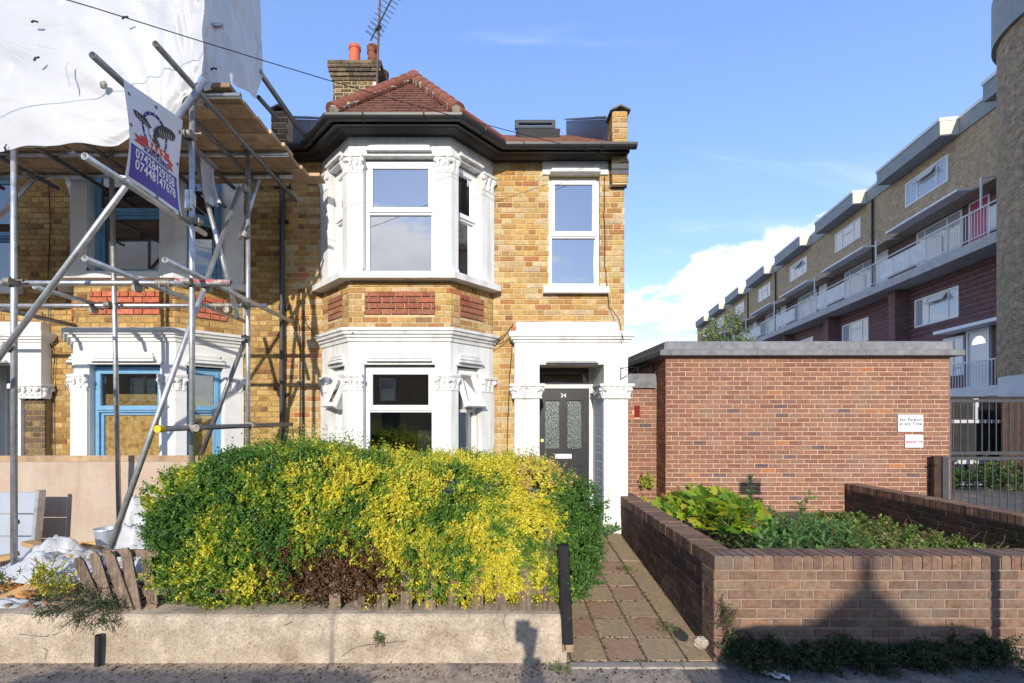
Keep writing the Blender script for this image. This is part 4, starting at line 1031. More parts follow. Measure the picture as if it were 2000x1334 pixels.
for j in range(n + 1):
    for i in range(13):
        u = i / 12; v = j / n; p = lerp(P(383 + 30 * u, 312, 4.9), P(392 + 34 * u + 10 * v, 400, 4.9), v); p.y += .06 * math.sin(u * 9 + v * 3) + .02 * mnoise.noise(Vector((u * 5, v * 5, 2))); vs.append(p)
mb.add(vs, [(j * 13 + i, j * 13 + i + 1, (j + 1) * 13 + i + 1, (j + 1) * 13 + i) for j in range(n) for i in range(12)])
tag(mb.build('plastic_film', M['film'], smooth=True), 'clear plastic film hanging in a strip beneath the scaffold deck', 'plastic')

# ================================================================== banner
BX = -2.70
BN = empty('scaffold_banner', (BX + .03, 3.7, 3.65), 'vinyl advertising banner with eagle logo and phone numbers tied to the scaffolding', 'banner')
BWd, BH = .63, .77
class Skew(Frame):
    """banner surface: top edge rises a little to the far end, slight belly"""
    def at(s, u, w, z):
        t = u / BWd; v = z / BH; top = .73 + .10 * t; zz = v * top + (1 - v) * (.01 - .012 * t) + 0
        belly = .028 * math.sin(math.pi * min(max(v, 0), 1)) * math.cos(t * 2.2) + .010 * math.sin(5 * v + 3 * t)
        return s.O + s.U * u + s.N * (w + belly) + s.Z * zz
sk_ = Skew((BX + .035, 3.41, 3.645), (0, 1, 0), (1, 0, 0))
mb = MB(); n = 24; vs = []
for w_ in (0, -.003):
    for j in range(n + 1):
        for i in range(n + 1): vs.append(sk_.at(BWd * i / n, w_, BH * j / n))
o1 = (n + 1) ** 2
fs = [(j * (n + 1) + i, j * (n + 1) + i + 1, (j + 1) * (n + 1) + i + 1, (j + 1) * (n + 1) + i) for j in range(n) for i in range(n)]
fs += [tuple(x + o1 for x in f[::-1]) for f in fs]
mb.add(vs, fs); cloth = mb.build('banner_cloth', M['bannercloth'], BN, smooth=True)
def ab(a, b): return (a * BWd, BH * (1 - b))
def pol(pts, mt, w_, name):
    """flat print: polygon in banner coordinates, cut finely so it follows the cloth"""
    import bmesh
    bm = bmesh.new(); vv = [bm.verts.new((x, y, 0)) for x, y in pts]; bm.faces.new(vv)
    bmesh.ops.triangulate(bm, faces=bm.faces[:])
    for _ in range(3):
        e = [x for x in bm.edges if x.calc_length() > .05]
        if not e: break
        bmesh.ops.subdivide_edges(bm, edges=e, cuts=1); bmesh.ops.triangulate(bm, faces=bm.faces[:])
    me = bpy.data.meshes.new(name)
    for v in bm.verts: v.co = sk_.at(v.co.x, w_, v.co.y)
    bm.to_mesh(me); bm.free(); me.materials.append(M[mt]); o = bpy.data.objects.new(name, me); link(o, cloth); return o
def cab(x, y):
    t = y * 0; top = 60 + (x - 165) * .876; bot = 960 + (x - 165) * .6
    return ab((x - 165) / 525, (y - top) / (bot - top))
pol([ab(.02, .632), ab(.945, .622), ab(.955, .965), ab(.04, .965)], 'print_blue', .0015, 'blue_band')
def ring(c, r0, r1, mt, name, w_, squash=1.06, a0=0, a1=360):
    n_ = 40
    for k in range(n_):
        t0 = math.radians(a0 + (a1 - a0) * k / n_); t1 = math.radians(a0 + (a1 - a0) * (k + 1) / n_)
        yield [(c[0] + r * math.cos(t), c[1] + r * squash * math.sin(t)) for r, t in ((r0, t0), (r1, t0), (r1, t1), (r0, t1))]
mb = MB(); c = ab(.48, .35)
for q in ring(c, .132, .156, 'print_blue', 'ring', .0015): mb.add([sk_.at(x, .002, y) for x, y in q], [(0, 1, 2, 3)])
mb.build('logo_ring', M['print_navy'], cloth)
mb = MB()
for k in range(16):
    t = 2 * math.pi * k / 16; x, y = c[0] + .144 * math.cos(t), c[1] + .144 * 1.06 * math.sin(t)
    mb.add([sk_.at(x + .007 * math.cos(q), .0032, y + .007 * math.sin(q)) for q in (0, 1.57, 3.14, 4.71)], [(0, 1, 2, 3)])
mb.build('ring_marks', M['text_white'], cloth)
pc = lambda pts, mt, w_, nm: pol([cab(*p) for p in pts], mt, w_, nm)
pc([(262, 560), (570, 765), (572, 830), (268, 632)], 'print_red', .004, 'ribbon')
pc([(205, 545), (258, 585), (262, 625), (297, 655), (285, 672), (195, 608), (228, 600)], 'print_red', .0033, 'ribbon_tail')
pc([(575, 800), (600, 838), (622, 850), (598, 872), (622, 918), (556, 872), (560, 838)], 'print_red', .0033, 'ribbon_tail')
pc([(205, 330), (240, 345), (290, 385), (330, 420), (352, 462), (382, 508), (376, 524), (345, 502), (312, 462), (290, 455), (296, 446), (262, 436), (270, 425), (236, 408), (248, 400), (220, 382), (236, 377), (212, 358), (228, 354)], 'print_grey', .005, 'eagle_wing')
pc([(398, 532), (440, 505), (480, 502), (530, 530), (580, 568), (612, 606), (628, 640), (616, 636), (622, 664), (604, 644), (604, 668), (586, 640), (580, 655), (564, 626), (548, 640), (530, 612), (500, 622), (470, 600), (430, 600), (404, 572)], 'print_grey', .005, 'eagle_wing')
pc([(385, 540), (420, 570), (438, 620), (470, 682), (440, 688), (425, 650), (398, 640), (380, 600)], 'print_grey', .006, 'eagle_body')
pc([(350, 520), (370, 508), (390, 520), (396, 552), (385, 580), (368, 582), (352, 556)], 'text_white', .007, 'eagle_head')
pc([(360, 578), (385, 575), (392, 600), (372, 608), (362, 600)], 'print_beak', .008, 'eagle_beak')
for k in range(6): x, y = 450 + 24 * k, 530 + 14 * k; pc([(x, y), (x + 5, y + 2), (x + 22, y + 62), (x + 18, y + 62)], 'print_beak', .0062, 'feather_line')
for k in range(5): x, y = 238 + 24 * k, 362 + 26 * k; pc([(x, y), (x + 4, y), (x + 16, y + 46), (x + 12, y + 46)], 'print_beak', .0062, 'feather_line')
text_mesh('lettering', 'B A A Z', .066, sk_, .485 * BWd, BH * (1 - .535), M['text_white'], cloth, .0075, sx=.98, bold=.0025)
text_mesh('lettering', 'SCAFFOLDING', .062, sk_, .50 * BWd, BH * (1 - .612), M['print_navy'], cloth, .003, sx=.80, bold=.0008)
text_mesh('lettering', '07428429358', .104, sk_, .485 * BWd, BH * (1 - .745), M['text_white'], cloth, .004, sx=.85, spacing=1.03, bold=.0022)
text_mesh('lettering', '07448147678', .104, sk_, .495 * BWd, BH * (1 - .853), M['text_white'], cloth, .004, sx=.85, spacing=1.03, bold=.0022)
for (a, b) in ((.06, .12), (.95, .14), (.5, .06), (.03, .45), (.96, .47), (.5, .985), (.95, .985)):
    mb = MB(); x, y = ab(a, b)
    for q in ring((x, y), .006, .013, '', '', 0, 1): mb.add([sk_.at(u, .004, v) for u, v in q], [(0, 1, 2, 3)])
    mb.build('eyelet', M['iron'], cloth)
mb = MB(); mb.tube((BX, 3.40, 3.66), (BX + .035, 3.42, 3.66), .01, 6); mb.tube((BX, 4.02, 3.65), (BX + .035, 4.02, 3.66), .01, 6); mb.build('tie', M['signwhite'], BN)

# ================================================================== building waste in the left front garden
pf = Frame((-5.7, 5.30, .38), (1, .02, 0), (0, -1, .06), (0, .06, 1))
mb = MB(); mb.bevbox(pf, 0, 2.32, -.02, 0, 0, 1.08, .003); pl = tag(mb.build('plywood_panel', M['ply']), 'large pinkish plywood sheet leaning on its edge before the boarded bay', 'plywood sheet')
mb = MB(); mb.bevbox(pf, 0, 2.31, .001, .006, 1.01, 1.078, .003); mb.build('edge_strip', M['board'], pl)
mb = MB(); mb.bevbox(pf, .15, 2.2, .03, .06, -.02, .10, .003); tag(mb.build('osb_offcut', M['osb']), 'orange strip of chipboard lying along the foot of the plywood sheet', 'board')
# aluminium work platform standing on end
ap = empty('work_platform', (-4.95, 4.9, .38), 'folded aluminium work platform standing at the far left behind the scaffold pole', 'work platform')
af = Frame((-5.45, 4.95, .38), (1, 0, 0), (0, -1, .1), (0, .1, 1))
for k in range(3):
    mb = MB(); mb.bevbox(af, 0, .58, -.02, 0, .02 + k * .235, .245 + k * .235, .006); mb.build('tread_panel', M['alu'], ap)
mb = MB(); mb.tube(af.at(.40, .001, .40), af.at(.40, .004, .40), .028, 14); mb.build('hand_hole', M['iron'], ap)
for u in (-.04, .585):
    mb = MB(); mb.bevbox(af, u, u + .045, -.05, .03, 0, .74, .005); mb.build('side_rail', M['galv'], ap)
def plank(px0, py0, Y0, px1, py1, Y1, wd, th, mt, label, roll=0):
    a = P(px0, py0, Y0); b = P(px1, py1, Y1); d = (b - a); L = d.length; d.normalize(); up = (Z - d * d.z).normalized(); n_ = d.cross(up)
    up2 = up * math.cos(roll) + n_ * math.sin(roll); n2 = d.cross(up2); f = Frame(a, d, up2, n2); mb = MB(); mb.bevbox(f, 0, L, -th, 0, -wd / 2, wd / 2, .003)
    return tag(mb.build('plank', M[mt]), label, 'plank', 'planks left in the front garden')
plank(-20, 1172, 3.93, 128, 1107, 4.1, .05, .085, 'wood_new', 'long square timber reaching from the left edge to the leaning pickets')
plank(52, 1056, 4.7, 150, 1082, 4.25, .09, .04, 'wood_new', 'short pale plank sloping down across the foot of the plywood sheet')
plank(-40, 1095, 4.4, 30, 1080, 4.5, .14, .04, 'wood_new', 'broad weathered plank lying flat beneath the aluminium platform')
plank(88, 1084, 4.3, 180, 1081, 4.3, .06, .03, 'board', 'thin dark batten lying behind the leaning pickets')
plank(130, 1122, 4.0, 300, 1118, 4.05, .04, .06, 'board', 'batten with crumbly face lying across behind the leaning pickets')
plank(5, 1128, 4.2, 120, 1098, 4.35, .11, .025, 'wood_old', 'grey broken board lying on the rubble behind the long square timber')
plank(140, 1092, 4.5, 330, 1080, 4.7, .09, .03, 'wood_old', 'long grey board lying flat in front of the white sacks')
plank(60, 1098, 4.45, 190, 1066, 4.8, .05, .04, 'board', 'brown batten pointing towards the bucket')
def crumple(name, c, rx, ry, rz, mt, label, cat, seed, n=34, amp=.5, group=None):
    vs = []
    for j in range(n + 1):
        for i in range(n + 1):
            x = i / n * 2 - 1; y = j / n * 2 - 1; rr = math.hypot(x, y)
            h = max(0, 1 - rr ** 1.6) ** .8; k = mnoise.fractal(Vector((x * 1.6 + seed, y * 1.6, seed)), .7, 2.2, 5); rg = 1 - abs(mnoise.noise(Vector((x * 2.6 + seed, y * 2.6, 3.3)))) * 2
            e = 1 + .22 * mnoise.noise(Vector((math.atan2(y, x) * 1.3, seed, 0)))
            vs.append((c[0] + x * rx * e, c[1] + y * ry * e, c[2] + rz * (h * (.75 + amp * k) + .16 * amp * rg * h)))
    keep = lambda i, j: math.hypot((i + .5) / n * 2 - 1, (j + .5) / n * 2 - 1) < 1.02
    fs = [(j * (n + 1) + i, j * (n + 1) + i + 1, (j + 1) * (n + 1) + i + 1, (j + 1) * (n + 1) + i) for j in range(n) for i in range(n) if keep(i, j)]
    mb = MB(); mb.add(vs, fs); return tag(mb.build(name, M[mt], smooth=True), label, cat, group)
crumple('plastic_sheet', (-4.0, 4.25, .50), .42, .32, .26, 'film', 'crumpled clear plastic sheet heaped beside the left scaffold pole', 'plastic sheet', 2.2)
crumple('plastic_sheet', (-3.62, 4.15, .50), .26, .25, .16, 'sheet', 'crumpled white plastic lying between the clear film and the pickets', 'plastic sheet', 8.1)
crumple('rubble_sack', (-3.72, 4.95, .42), .36, .26, .52, 'sheet', 'large white rubble sack slumped behind the raker pole', 'sack', 4.7, amp=.7)
crumple('rubble_sack', (-3.25, 4.45, .42), .42, .28, .34, 'sheet', 'low white sack spread out between the pickets and the hedge', 'sack', 14.9, amp=.7)
crumple('plastic_sheet', (-3.95, 3.82, .37), .28, .09, .05, 'sheet', 'flat scrap of white plastic on top of the concrete wall at left', 'plastic sheet', 21.3)
mb = MB(); mb.lathe(P(207, 1062, 4.75), [(.08, 0), (.10, .15), (.108, .15), (.105, .16), (.095, .15), (.075, .02)], 22); tag(mb.build('bucket', M['alu']), 'pale round bucket behind the raker pole', 'bucket')
mb = MB(); mb.lathe(P(235, 1142, 3.95), [(.001, 0), (.05, 0), (.05, .12), (.001, .12)], 18); ob = tag(mb.build('paint_tin', pm('maroon_tin', lin(120, 25, 50, 1.2), .4, .1)), 'small maroon tin with pale stripe behind the leaning pickets', 'tin')
mb = MB(); mb.lathe(P(235, 1137, 3.95), [(.051, 0), (.051, .02)], 18); mb.build('tin_stripe', M['signwhite'], ob)
mb = MB()
for k in range(1500):
    x = R.uniform(-6.2, -2.7); y = R.uniform(3.7, 5.2); s = R.uniform(.008, .035) * (1 if R.random() < .9 else 1.8)
    mb.blob((x, y, .37 + .02 * R.random()), s, s * R.uniform(.6, 1.2), s * R.uniform(.4, .8), WORLD, 5, 3, .3)
tag(mb.build('rubble', pm('brick_rubble', lin(168, 142, 118, 1.3), .95, .6, 7, 60, .8)), kind='stuff')
for (px, py, Y, s, lab) in ((55, 1165, 3.95, .07, 'lump of orange brick rubble left of the leaning pickets'), (30, 1135, 4.05, .10, 'pile of orange sand under the long timber'), (180, 1082, 4.2, .06, 'grey lump of stone resting behind the leaning pickets'), (45, 1168, 3.9, .05, 'small broken brick lying beneath the long timber')):
    mb = MB(); mb.blob(P(px, py, Y), s * 1.3, s, s * .7, WORLD, 10, 6, .2); tag(mb.build('rubble_lump', pm('rubble_lump', lin(205, 145, 85, 1.3) if 'grey' not in lab else (.35, .34, .32), .95, .5, 12, 60, .8)), lab, 'rubble')
# ================================================================== concrete retaining wall
mb = MB(); vs = []; nx, nz = 170, 12; x0, x1 = -9.0, .60
prof = [(3.60, -.02), (3.60, .10), (3.605, .22), (3.61, .32), (3.618, .352), (3.635, .366), (3.68, .372), (3.80, .374), (3.88, .37), (3.88, -.02)]
for i in range(nx + 1):
    x = x0 + (x1 - x0) * i / nx
    for (y, z) in prof:
        k = mnoise.fractal(Vector((x * 3, y * 3, z * 5)), .8, 2.2, 5); drop = -.012 * max(0, mnoise.noise(Vector((x * .9, 2, 4))))
        vs.append((x, y - .010 * k, z + (.010 * k + drop if z > .3 else 0)))
m_ = len(prof); fs = [(i * m_ + k, i * m_ + k + 1, (i + 1) * m_ + k + 1, (i + 1) * m_ + k) for i in range(nx) for k in range(m_ - 1)] + [tuple(nx * m_ + k for k in range(m_))]
mb.add(vs, fs); cw = tag(mb.build('retaining_wall', M['render']), 'low buff concrete wall under the hedge with cracks along its face', 'wall')
def crack(pts, r=.0016):
    mb = MB(); pp = []
    for a, b in zip(pts, pts[1:]):
        for i in range(7): q = lerp(Vector(a), Vector(b), i / 7); pp.append(q + Vector((R.uniform(-.006, .006), 0, R.uniform(-.006, .006))))
    mb.path(pp, r, 4); mb.build('crack', M['iron'], cw)
crack([P(665, 1283, 3.6), P(700, 1262, 3.6), P(740, 1257, 3.6), P(803, 1249, 3.6)]); crack([P(987, 1200, 3.6), P(985, 1215, 3.6), P(988, 1240, 3.6)]); crack([P(88, 1288, 3.6), P(92, 1270, 3.6), P(85, 1265, 3.6)])
crack([P(40, 1240, 3.6), P(90, 1243, 3.6), P(120, 1236, 3.6)]); crack([P(555, 1222, 3.6), P(575, 1213, 3.6)])
mb = MB(); mb.pipe(P(191, 1300, 3.56), P(192, 1240, 3.56), .022, .018, 14); tag(mb.build('pipe_stub', M['iron']), 'short black pipe stub standing against the concrete wall', 'pipe')

# ================================================================== picket fence and black post
pk = empty('picket_fence', (-1.2, 3.72, .36), 'weathered grey picket fence half buried in the hedge', 'fence')
def picket(x, z0, h, wd, lean, y=3.70, dz=0):
    f = Frame((x, y, z0), (math.cos(lean), 0, math.sin(lean)), (0, -1, .05), (-math.sin(lean), 0, math.cos(lean))); mb = MB(); t = .016
    pts = [(-wd / 2, 0), (wd / 2, 0), (wd / 2, h - .05), (wd / 4, h), (-wd / 4, h), (-wd / 2, h - .05)]
    mb.poly([f.at(u, -t / 2, z) for u, z in pts], f.N * t); mb.build('picket', M['wood_old'], pk)
for k in range(10):
    px = 655 + 46.3 * k; h = R.uniform(.30, .40)
    if k in (9, 10): h = .66
    picket(P(px, 0, 3.70).x, .365 + R.uniform(-.01, .01), h, .088, R.uniform(-.03, .03))
for (px, lean, h, y, px2) in ((205, .30, .47, 3.72, 0), (181, .42, .43, 3.78, 0), (255, .18, .50, 3.70, 0), (288, .14, .46, 3.76, 0), (240, .34, .5, 3.68, 0)):
    picket(P(px + 12, 0, y).x, .37, h, .085, lean, y)
mb = MB()
for (x0, x1, z) in ((-3.15, .60, .475), (-3.1, .60, .78)):
    mb.bevbox(Frame((0, 3.735, 0), (1, 0, 0), (0, -1, 0)), x0, x1, -.03, 0, z, z + .055, .004)
    mb_ = mb; mb_.build('rail', M['wood_old'], pk); mb = MB()
f = Frame(P(1110, 1270, 3.57), (1, 0, .02), (0, -1, 0), (-.045, 0, 1)); mb = MB(); mb.bevbox(f, -.042, .042, -.08, .0, -.02, .80, .006); mb.bevbox(f, -.030, -.02, 0, .004, 0, .8, .001); gp = tag(mb.build('gate_post', pm('chipped_black_paint', (.015, .015, .017), .4, .3, 14, 50, .4, dirt=(.45, .40, .33), dirt_s=13, dirt_lo=.64, dirt_hi=.70)), 'chipped black wooden gate post at the right end of the picket fence', 'post')
mb = MB(); mb.bevbox(f, -.043, .043, -.081, .001, -.02, .045, .006); mb.build('worn_foot', M['slab_buff'], gp)

# ================================================================== path
pz = lambda y: 0.004 + (y - 3.6) * .118
path = MB(); path.add([(.52, 3.58, pz(3.58) - .012), (1.80, 3.58, pz(3.58) - .012), (1.80, 6.52, pz(6.52) - .012), (.52, 6.52, pz(6.52) - .012), (.52, 3.58, -.2), (1.8, 3.58, -.2)], [(0, 1, 2, 3), (0, 4, 5, 1)])
pth = tag(path.build('path', pm('path_bedding', (.10, .085, .06), .95, .4)), kind='structure')
def flag(x0, x1, y0, y1, mt, name, g=.004):
    mb = MB(); dz = R.uniform(-.003, .004); b = .006; tz = lambda y: pz(y) + dz
    o = [(x0 + g, y0 + g), (x1 - g, y0 + g), (x1 - g, y1 - g), (x0 + g, y1 - g)]; i_ = [(x0 + g + b, y0 + g + b), (x1 - g - b, y0 + g + b), (x1 - g - b, y1 - g - b), (x0 + g + b, y1 - g - b)]
    vs = [(x, y, tz(y) - .04) for x, y in o] + [(x, y, tz(y) - .004) for x, y in o] + [(x, y, tz(y)) for x, y in i_]
    mb.add(vs, [(8, 9, 10, 11)] + [(k + a, k + (a + 1) % 4, k + 4 + (a + 1) % 4, k + 4 + a) for k in (0, 4) for a in range(4)]); mb.build(name, M[mt], pth)
row = 0; y = 3.62
while y < 6.3:
    d = .30 + R.uniform(-.01, .01)
    xs_ = [.64, .93, 1.235, 1.545]
    for c in range(3): flag(xs_[c], xs_[c + 1], y, y + d, 'slab_red' if (row + c) % 2 == 1 else 'slab_buff', 'paving_slab')
    if row % 3 == 0: flag(1.55, 1.775, y, y + d * 3, 'slab_buff', 'edging_slab')
    flag(.53, .64, y, y + d, 'slab_buff', 'edging_slab'); row += 1; y += d
mj = MB()
for k in range(1500):
    if R.random() < .6: x = R.choice([.64, .93, 1.235, 1.548, 1.548, 1.77]) + R.gauss(0, .008); yy = R.uniform(3.62, 6.4)
    else: x = R.uniform(.64, 1.55); yy = 3.62 + .30 * R.randrange(0, 10) + R.gauss(0, .012)
    q_ = R.uniform(.003, .010); mj.blob((x, yy, pz(yy) + .001), q_ * 1.4, q_ * 1.4, q_ * .5, WORLD, 5, 3, .3)
stuff(mj.build('joint_moss', pm('moss_and_soil', (.10, .095, .045), 1, .5, 20), pth))
for (a, b) in ((.62, 1.16), (1.165, 1.47), (1.475, 1.80)):
    mb = MB(); mb.bevbox(Frame((0, 0, 0), (1, 0, 0), (0, 0, 1), (0, 1, 0)), a, b, -.1, .012, 3.515, 3.60, .008); mb.build('edging_kerb', M['kerb'], pth)
mb = MB(); mb.blob(P(1368, 1255, 3.5), .06, .045, .045, WORLD, 14, 9, .10); tag(mb.build('stone', M['render']), 'rough stone lump at the foot of the brick wall corner', 'stone')

# ================================================================== low brick walls of the planter
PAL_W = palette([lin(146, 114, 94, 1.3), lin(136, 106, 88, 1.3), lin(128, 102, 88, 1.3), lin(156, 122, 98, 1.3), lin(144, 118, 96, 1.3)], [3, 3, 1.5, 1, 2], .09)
PAL_SHADE = palette([lin(88, 68, 60, 1.3), lin(78, 60, 56, 1.3), lin(98, 74, 64, 1.3), lin(70, 56, 54, 1.3)], [3, 3, 2, 1], .12)  # side walls facing away from the sun: their shade is painted into these bricks
WH, CAP = .825, .105
def cap_bricks(fr, u0, u1, parent, mt, pal, depth=.225, top=WH, joined_after=None):
    """brick-on-edge coping: fr.U along the wall, fr.N outward; bricks lie across the thickness"""
    u = u0; n = 0; st_ = MB()
    while u < u1 - .03:
        wd = .066 + R.uniform(-.003, .003); z1 = top + R.uniform(-.003, .003); col = pal(fr.at(u, 0, top))
        mb = MB(); b = .007; a0, a1 = u + .004, min(u + wd + .004, u1); o = R.uniform(-.003, .003)
        pts = [(-depth + b, z1), (-depth, z1 - b), (-depth, z1 - CAP), (o, z1 - CAP), (o, z1 - b), (o - b, z1)]
        mb.poly([fr.at(a0, w_, z) for w_, z in pts], fr.U * (a1 - a0))
        ob = mb.build('coping_brick', mt, parent); ob.color = (*col, 1); u += .0765; n += 1
def low_wall(name, label, fr, L, mt, mort, pal, face2=True, cap=True, zb=-.02, wcap=None):
    Wd = .215; w_ = empty(name, fr.at(L / 2, -Wd / 2, 0), label, 'wall')
    mb = MB(); mb.box(fr, .008, L - .008, -Wd + .008, -.007, -.1, WH - .012); mb.build('mortar_bed', mort, w_)
    out = []; lay(out, fr, 0, L, zb, WH - CAP - .002, [], 'stretcher', pal)
    back = Frame(fr.at(L, -Wd, 0), -fr.U, -fr.N); lay(out, back, 0, L, .35, WH - CAP - .002, [], 'stretcher', pal)
    for f_ in (Frame(fr.at(0, -Wd, 0), fr.N, -fr.U), Frame(fr.at(L, 0, 0), -fr.N, fr.U)): lay(out, f_, .0, Wd, zb, WH - CAP - .002, [], 'stretcher', pal)
    emit_bricks(out, w_, mt, 150); cap_bricks(fr, 0, L, w_, wcap or mt, PAL_W); return w_  # caps keep the lit tone; side-wall faces below carry painted shade
low_wall('brick_wall', 'low brown brick garden wall facing the pavement at lower right', Frame((1.74, 3.60, 0), (1, 0, 0), (0, -1, 0)), 5.0, M['brick_wall'], M['mortar_grey'], PAL_W)
low_wall('brick_wall', 'dark low brick wall running beside the paved path to the porch', Frame((1.80, 6.62, 0), (-.02, -1, 0), (-1, .02, 0)), 2.80, M['brick_wall'], M['mortar_dark'], PAL_SHADE)
low_wall('brick_wall', 'mossy dark low brick wall running back from the street towards the iron gate', Frame((5.80, 7.58, 0), (0, -1, 0), (-1, 0, 0)), 3.75, M['brick_damp'], M['mortar_dark'], PAL_SHADE, wcap=M['brick_wall'])

# ================================================================== hedge
def top_z(x):
    xs_ = [-3.05, -2.85, -2.6, -2.2, -1.7, -1.2, -.7, -.2, .3, .6, .85, 1.0]; zs = [.65, 1.15, 1.42, 1.56, 1.62, 1.55, 1.50, 1.47, 1.50, 1.40, 1.18, .9]
    return float(np.interp(x, xs_, zs))
HG = empty('hedge', (-1.05, 4.35, .36), 'big golden privet hedge filling the front garden behind the concrete wall', 'hedge')
blobs = []
for x in np.arange(-2.58, .70, .12):
    t = top_z(x); zl = .60 if x < -1.25 else .655
    for z in np.arange(zl, max(zl + .01, t - .2), .15):
        r = R.uniform(.21, .29); v = (z - .4) / max(t - .4, .2); zz = min(z + R.uniform(-.05, .05), t - r * .9)
        blobs.append((x + R.uniform(-.05, .05), 3.60 + r * .95 + R.uniform(0, .07) + .22 * v ** 3, zz, r))
        if R.random() < .5: blobs.append((x, R.uniform(4.7, 4.95), zz, .3))
    for y in (4.0, 4.25, 4.5, 4.75): r = .26; blobs.append((x + R.uniform(-.06, .06), y + R.uniform(-.08, .08), t - r + R.uniform(-.06, .06), r))
for y in np.arange(3.95, 5.6, .15):
    for z in np.arange(.62, 1.22 - .15 * (y > 4.8), .15): r = R.uniform(.2, .27); blobs.append((.94 - r + R.uniform(-.07, .03) - .12 * (z > 1.05), y, z, r))
B_ = np.array(blobs)
def surf(n, shell=1.0, tol=.05):
    w_ = B_[:, 3] ** 2; idx = NP.choice(len(B_), n, p=w_ / w_.sum()); d = unit(NP.normal(size=(n, 3))); c = B_[idx]
    p = c[:, :3] + d * (c[:, 3:4] * shell)
    keep = p[:, 2] > .37
    for b in B_: keep &= (((p - b[:3]) ** 2).sum(1) > (max(b[3] * shell - tol, .01)) ** 2)
    return p[keep], d[keep]
def fnoise(p, s, seed): return np.array([mnoise.fractal(Vector((x * s + seed, y * s, z * s)), .8, 2, 3) for x, y, z in p])
Cyel = np.array(lin(230, 218, 76, 1.15)); Clime = np.array(lin(182, 196, 70, 1.25)); Cgrn = np.array(lin(126, 162, 62, 1.3)); Cdk = np.array(lin(92, 134, 58, 1.3)); Cbrn = np.array(lin(132, 96, 66, 1.3)); Cpnk = np.array(lin(225, 190, 120, 1.2))
def hedge_col(p):
    n = len(p); x, y, z = p[:, 0], p[:, 1], p[:, 2]
    f = fnoise(p, 2.1, 3.0) * .60 + fnoise(p, 6.5, 9.0) * .42 + NP.normal(size=n) * .13
    v = f + np.interp(x, [-3, -2.4, -1.7, -1.0, -.2, .4, .9], [-.36, -.09, -.01, .09, .22, .29, -.08])
    v += np.interp(z, [.35, .6, .95, 1.25, 1.5, 1.75], [.02, .03, -.10, .16, .12, -.15]) 
    v += np.where(x < -2.3, .16 * (z < .62), 0) - np.where((x < -1.4) & (z > 1.45), .25, 0) + np.where((x > -1.2) & (z < 1.0), .12, 0) - np.where(x > .68, .35, 0)
    c = np.where((v > .27)[:, None], Cyel, np.where((v > .10)[:, None], Clime, np.where((v > -.12)[:, None], Cgrn, Cdk)))
    pk_ = (x > .25) & (z > 1.3) & (NP.random(n) < .45); c = np.where(pk_[:, None], Cpnk, c)
    db = np.exp(-(((x + 1.18) / .42) ** 2 + ((z - .62) / .20) ** 2)) * (y < 4.15); br = NP.random(n) < db * 1.5; c = np.where(br[:, None], Cbrn * NP.uniform(.6, 1.1, (n, 1)), c)
    return np.asarray(c) * NP.uniform(.85, 1.12, (n, 1))
parts_ = []
p, d = surf(82000, 1.0, .075); print('hedge sprigs', len(p)); p = p - d * NP.uniform(.02, .09, (len(p), 1)); n = len(p)
dr = unit(d * .75 + np.array([0, -.1, .45]) + NP.normal(size=(n, 3)) * .45); L = NP.uniform(.06, .12, n)
parts_.append(sprigs(p, dr, L, 5, np.full(n, .033) * NP.uniform(.75, 1.25, n), np.full(n, .0185), hedge_col(p)))
p, d = surf(52000, .82, .07); n = len(p)          # inner leaves
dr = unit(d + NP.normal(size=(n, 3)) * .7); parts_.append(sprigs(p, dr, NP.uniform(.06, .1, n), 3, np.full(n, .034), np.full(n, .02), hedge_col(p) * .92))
xs_ = NP.uniform(-2.75, .75, 620); tz = np.array([top_z(x) for x in xs_])   # upright young shoots
p = np.c_[xs_, NP.uniform(3.95, 4.7, 620), tz - NP.uniform(.02, .16, 620)]; n = len(p); tall = np.where((xs_ < -1.2) & (xs_ > -2.1), 1.5, 1.0)
dr = unit(np.c_[NP.normal(size=n) * .22, NP.normal(size=n) * .22 - .1, np.ones(n)]); parts_.append(sprigs(p, dr, NP.uniform(.09, .24, n) * tall, 7, np.full(n, .030), np.full(n, .015), hedge_col(p), .8, .15))
zs_ = NP.uniform(.42, 1.4, 260); sd = NP.random(260) < .5                     # side shoots, both ends
p = np.c_[np.where(sd, -2.72, .84), NP.uniform(3.85, 4.7, 260), zs_]; n = len(p); dr = unit(np.c_[np.where(sd, -1, 1.0) , NP.normal(size=n) * .4 - .3, NP.uniform(-.1, .8, n)])
keep = np.array([z < top_z(x) - .1 for x, z in zip(p[:, 0], p[:, 2])]); p, dr = p[keep], dr[keep]; n = len(p); parts_.append(sprigs(p, dr, NP.uniform(.12, .24, n), 7, np.full(n, .032), np.full(n, .017), hedge_col(p) * .9))
arr = [np.concatenate(x) for x in zip(*parts_)]
ok = arr[0][:, 2] > .375 - .3 * (arr[0][:, 1] < 3.60); arr = [a[ok] for a in arr]; print('hedge leaves', len(arr[0]))
stuff(leaf_mesh('foliage', *arr, M['leaf'], HG))
for k in range(46):
    x = R.uniform(-2.6, .6); y = R.uniform(4.0, 4.6); pts = [Vector((x, y, .34))]
    for i in range(5): pts.append(pts[-1] + Vector((R.uniform(-.09, .09), R.uniform(-.09, .07), .16)))
    mb = MB(); mb.path(pts, [.014, .012, .010, .008, .006, .004], 5); mb.build('stem', M['twig'], HG)
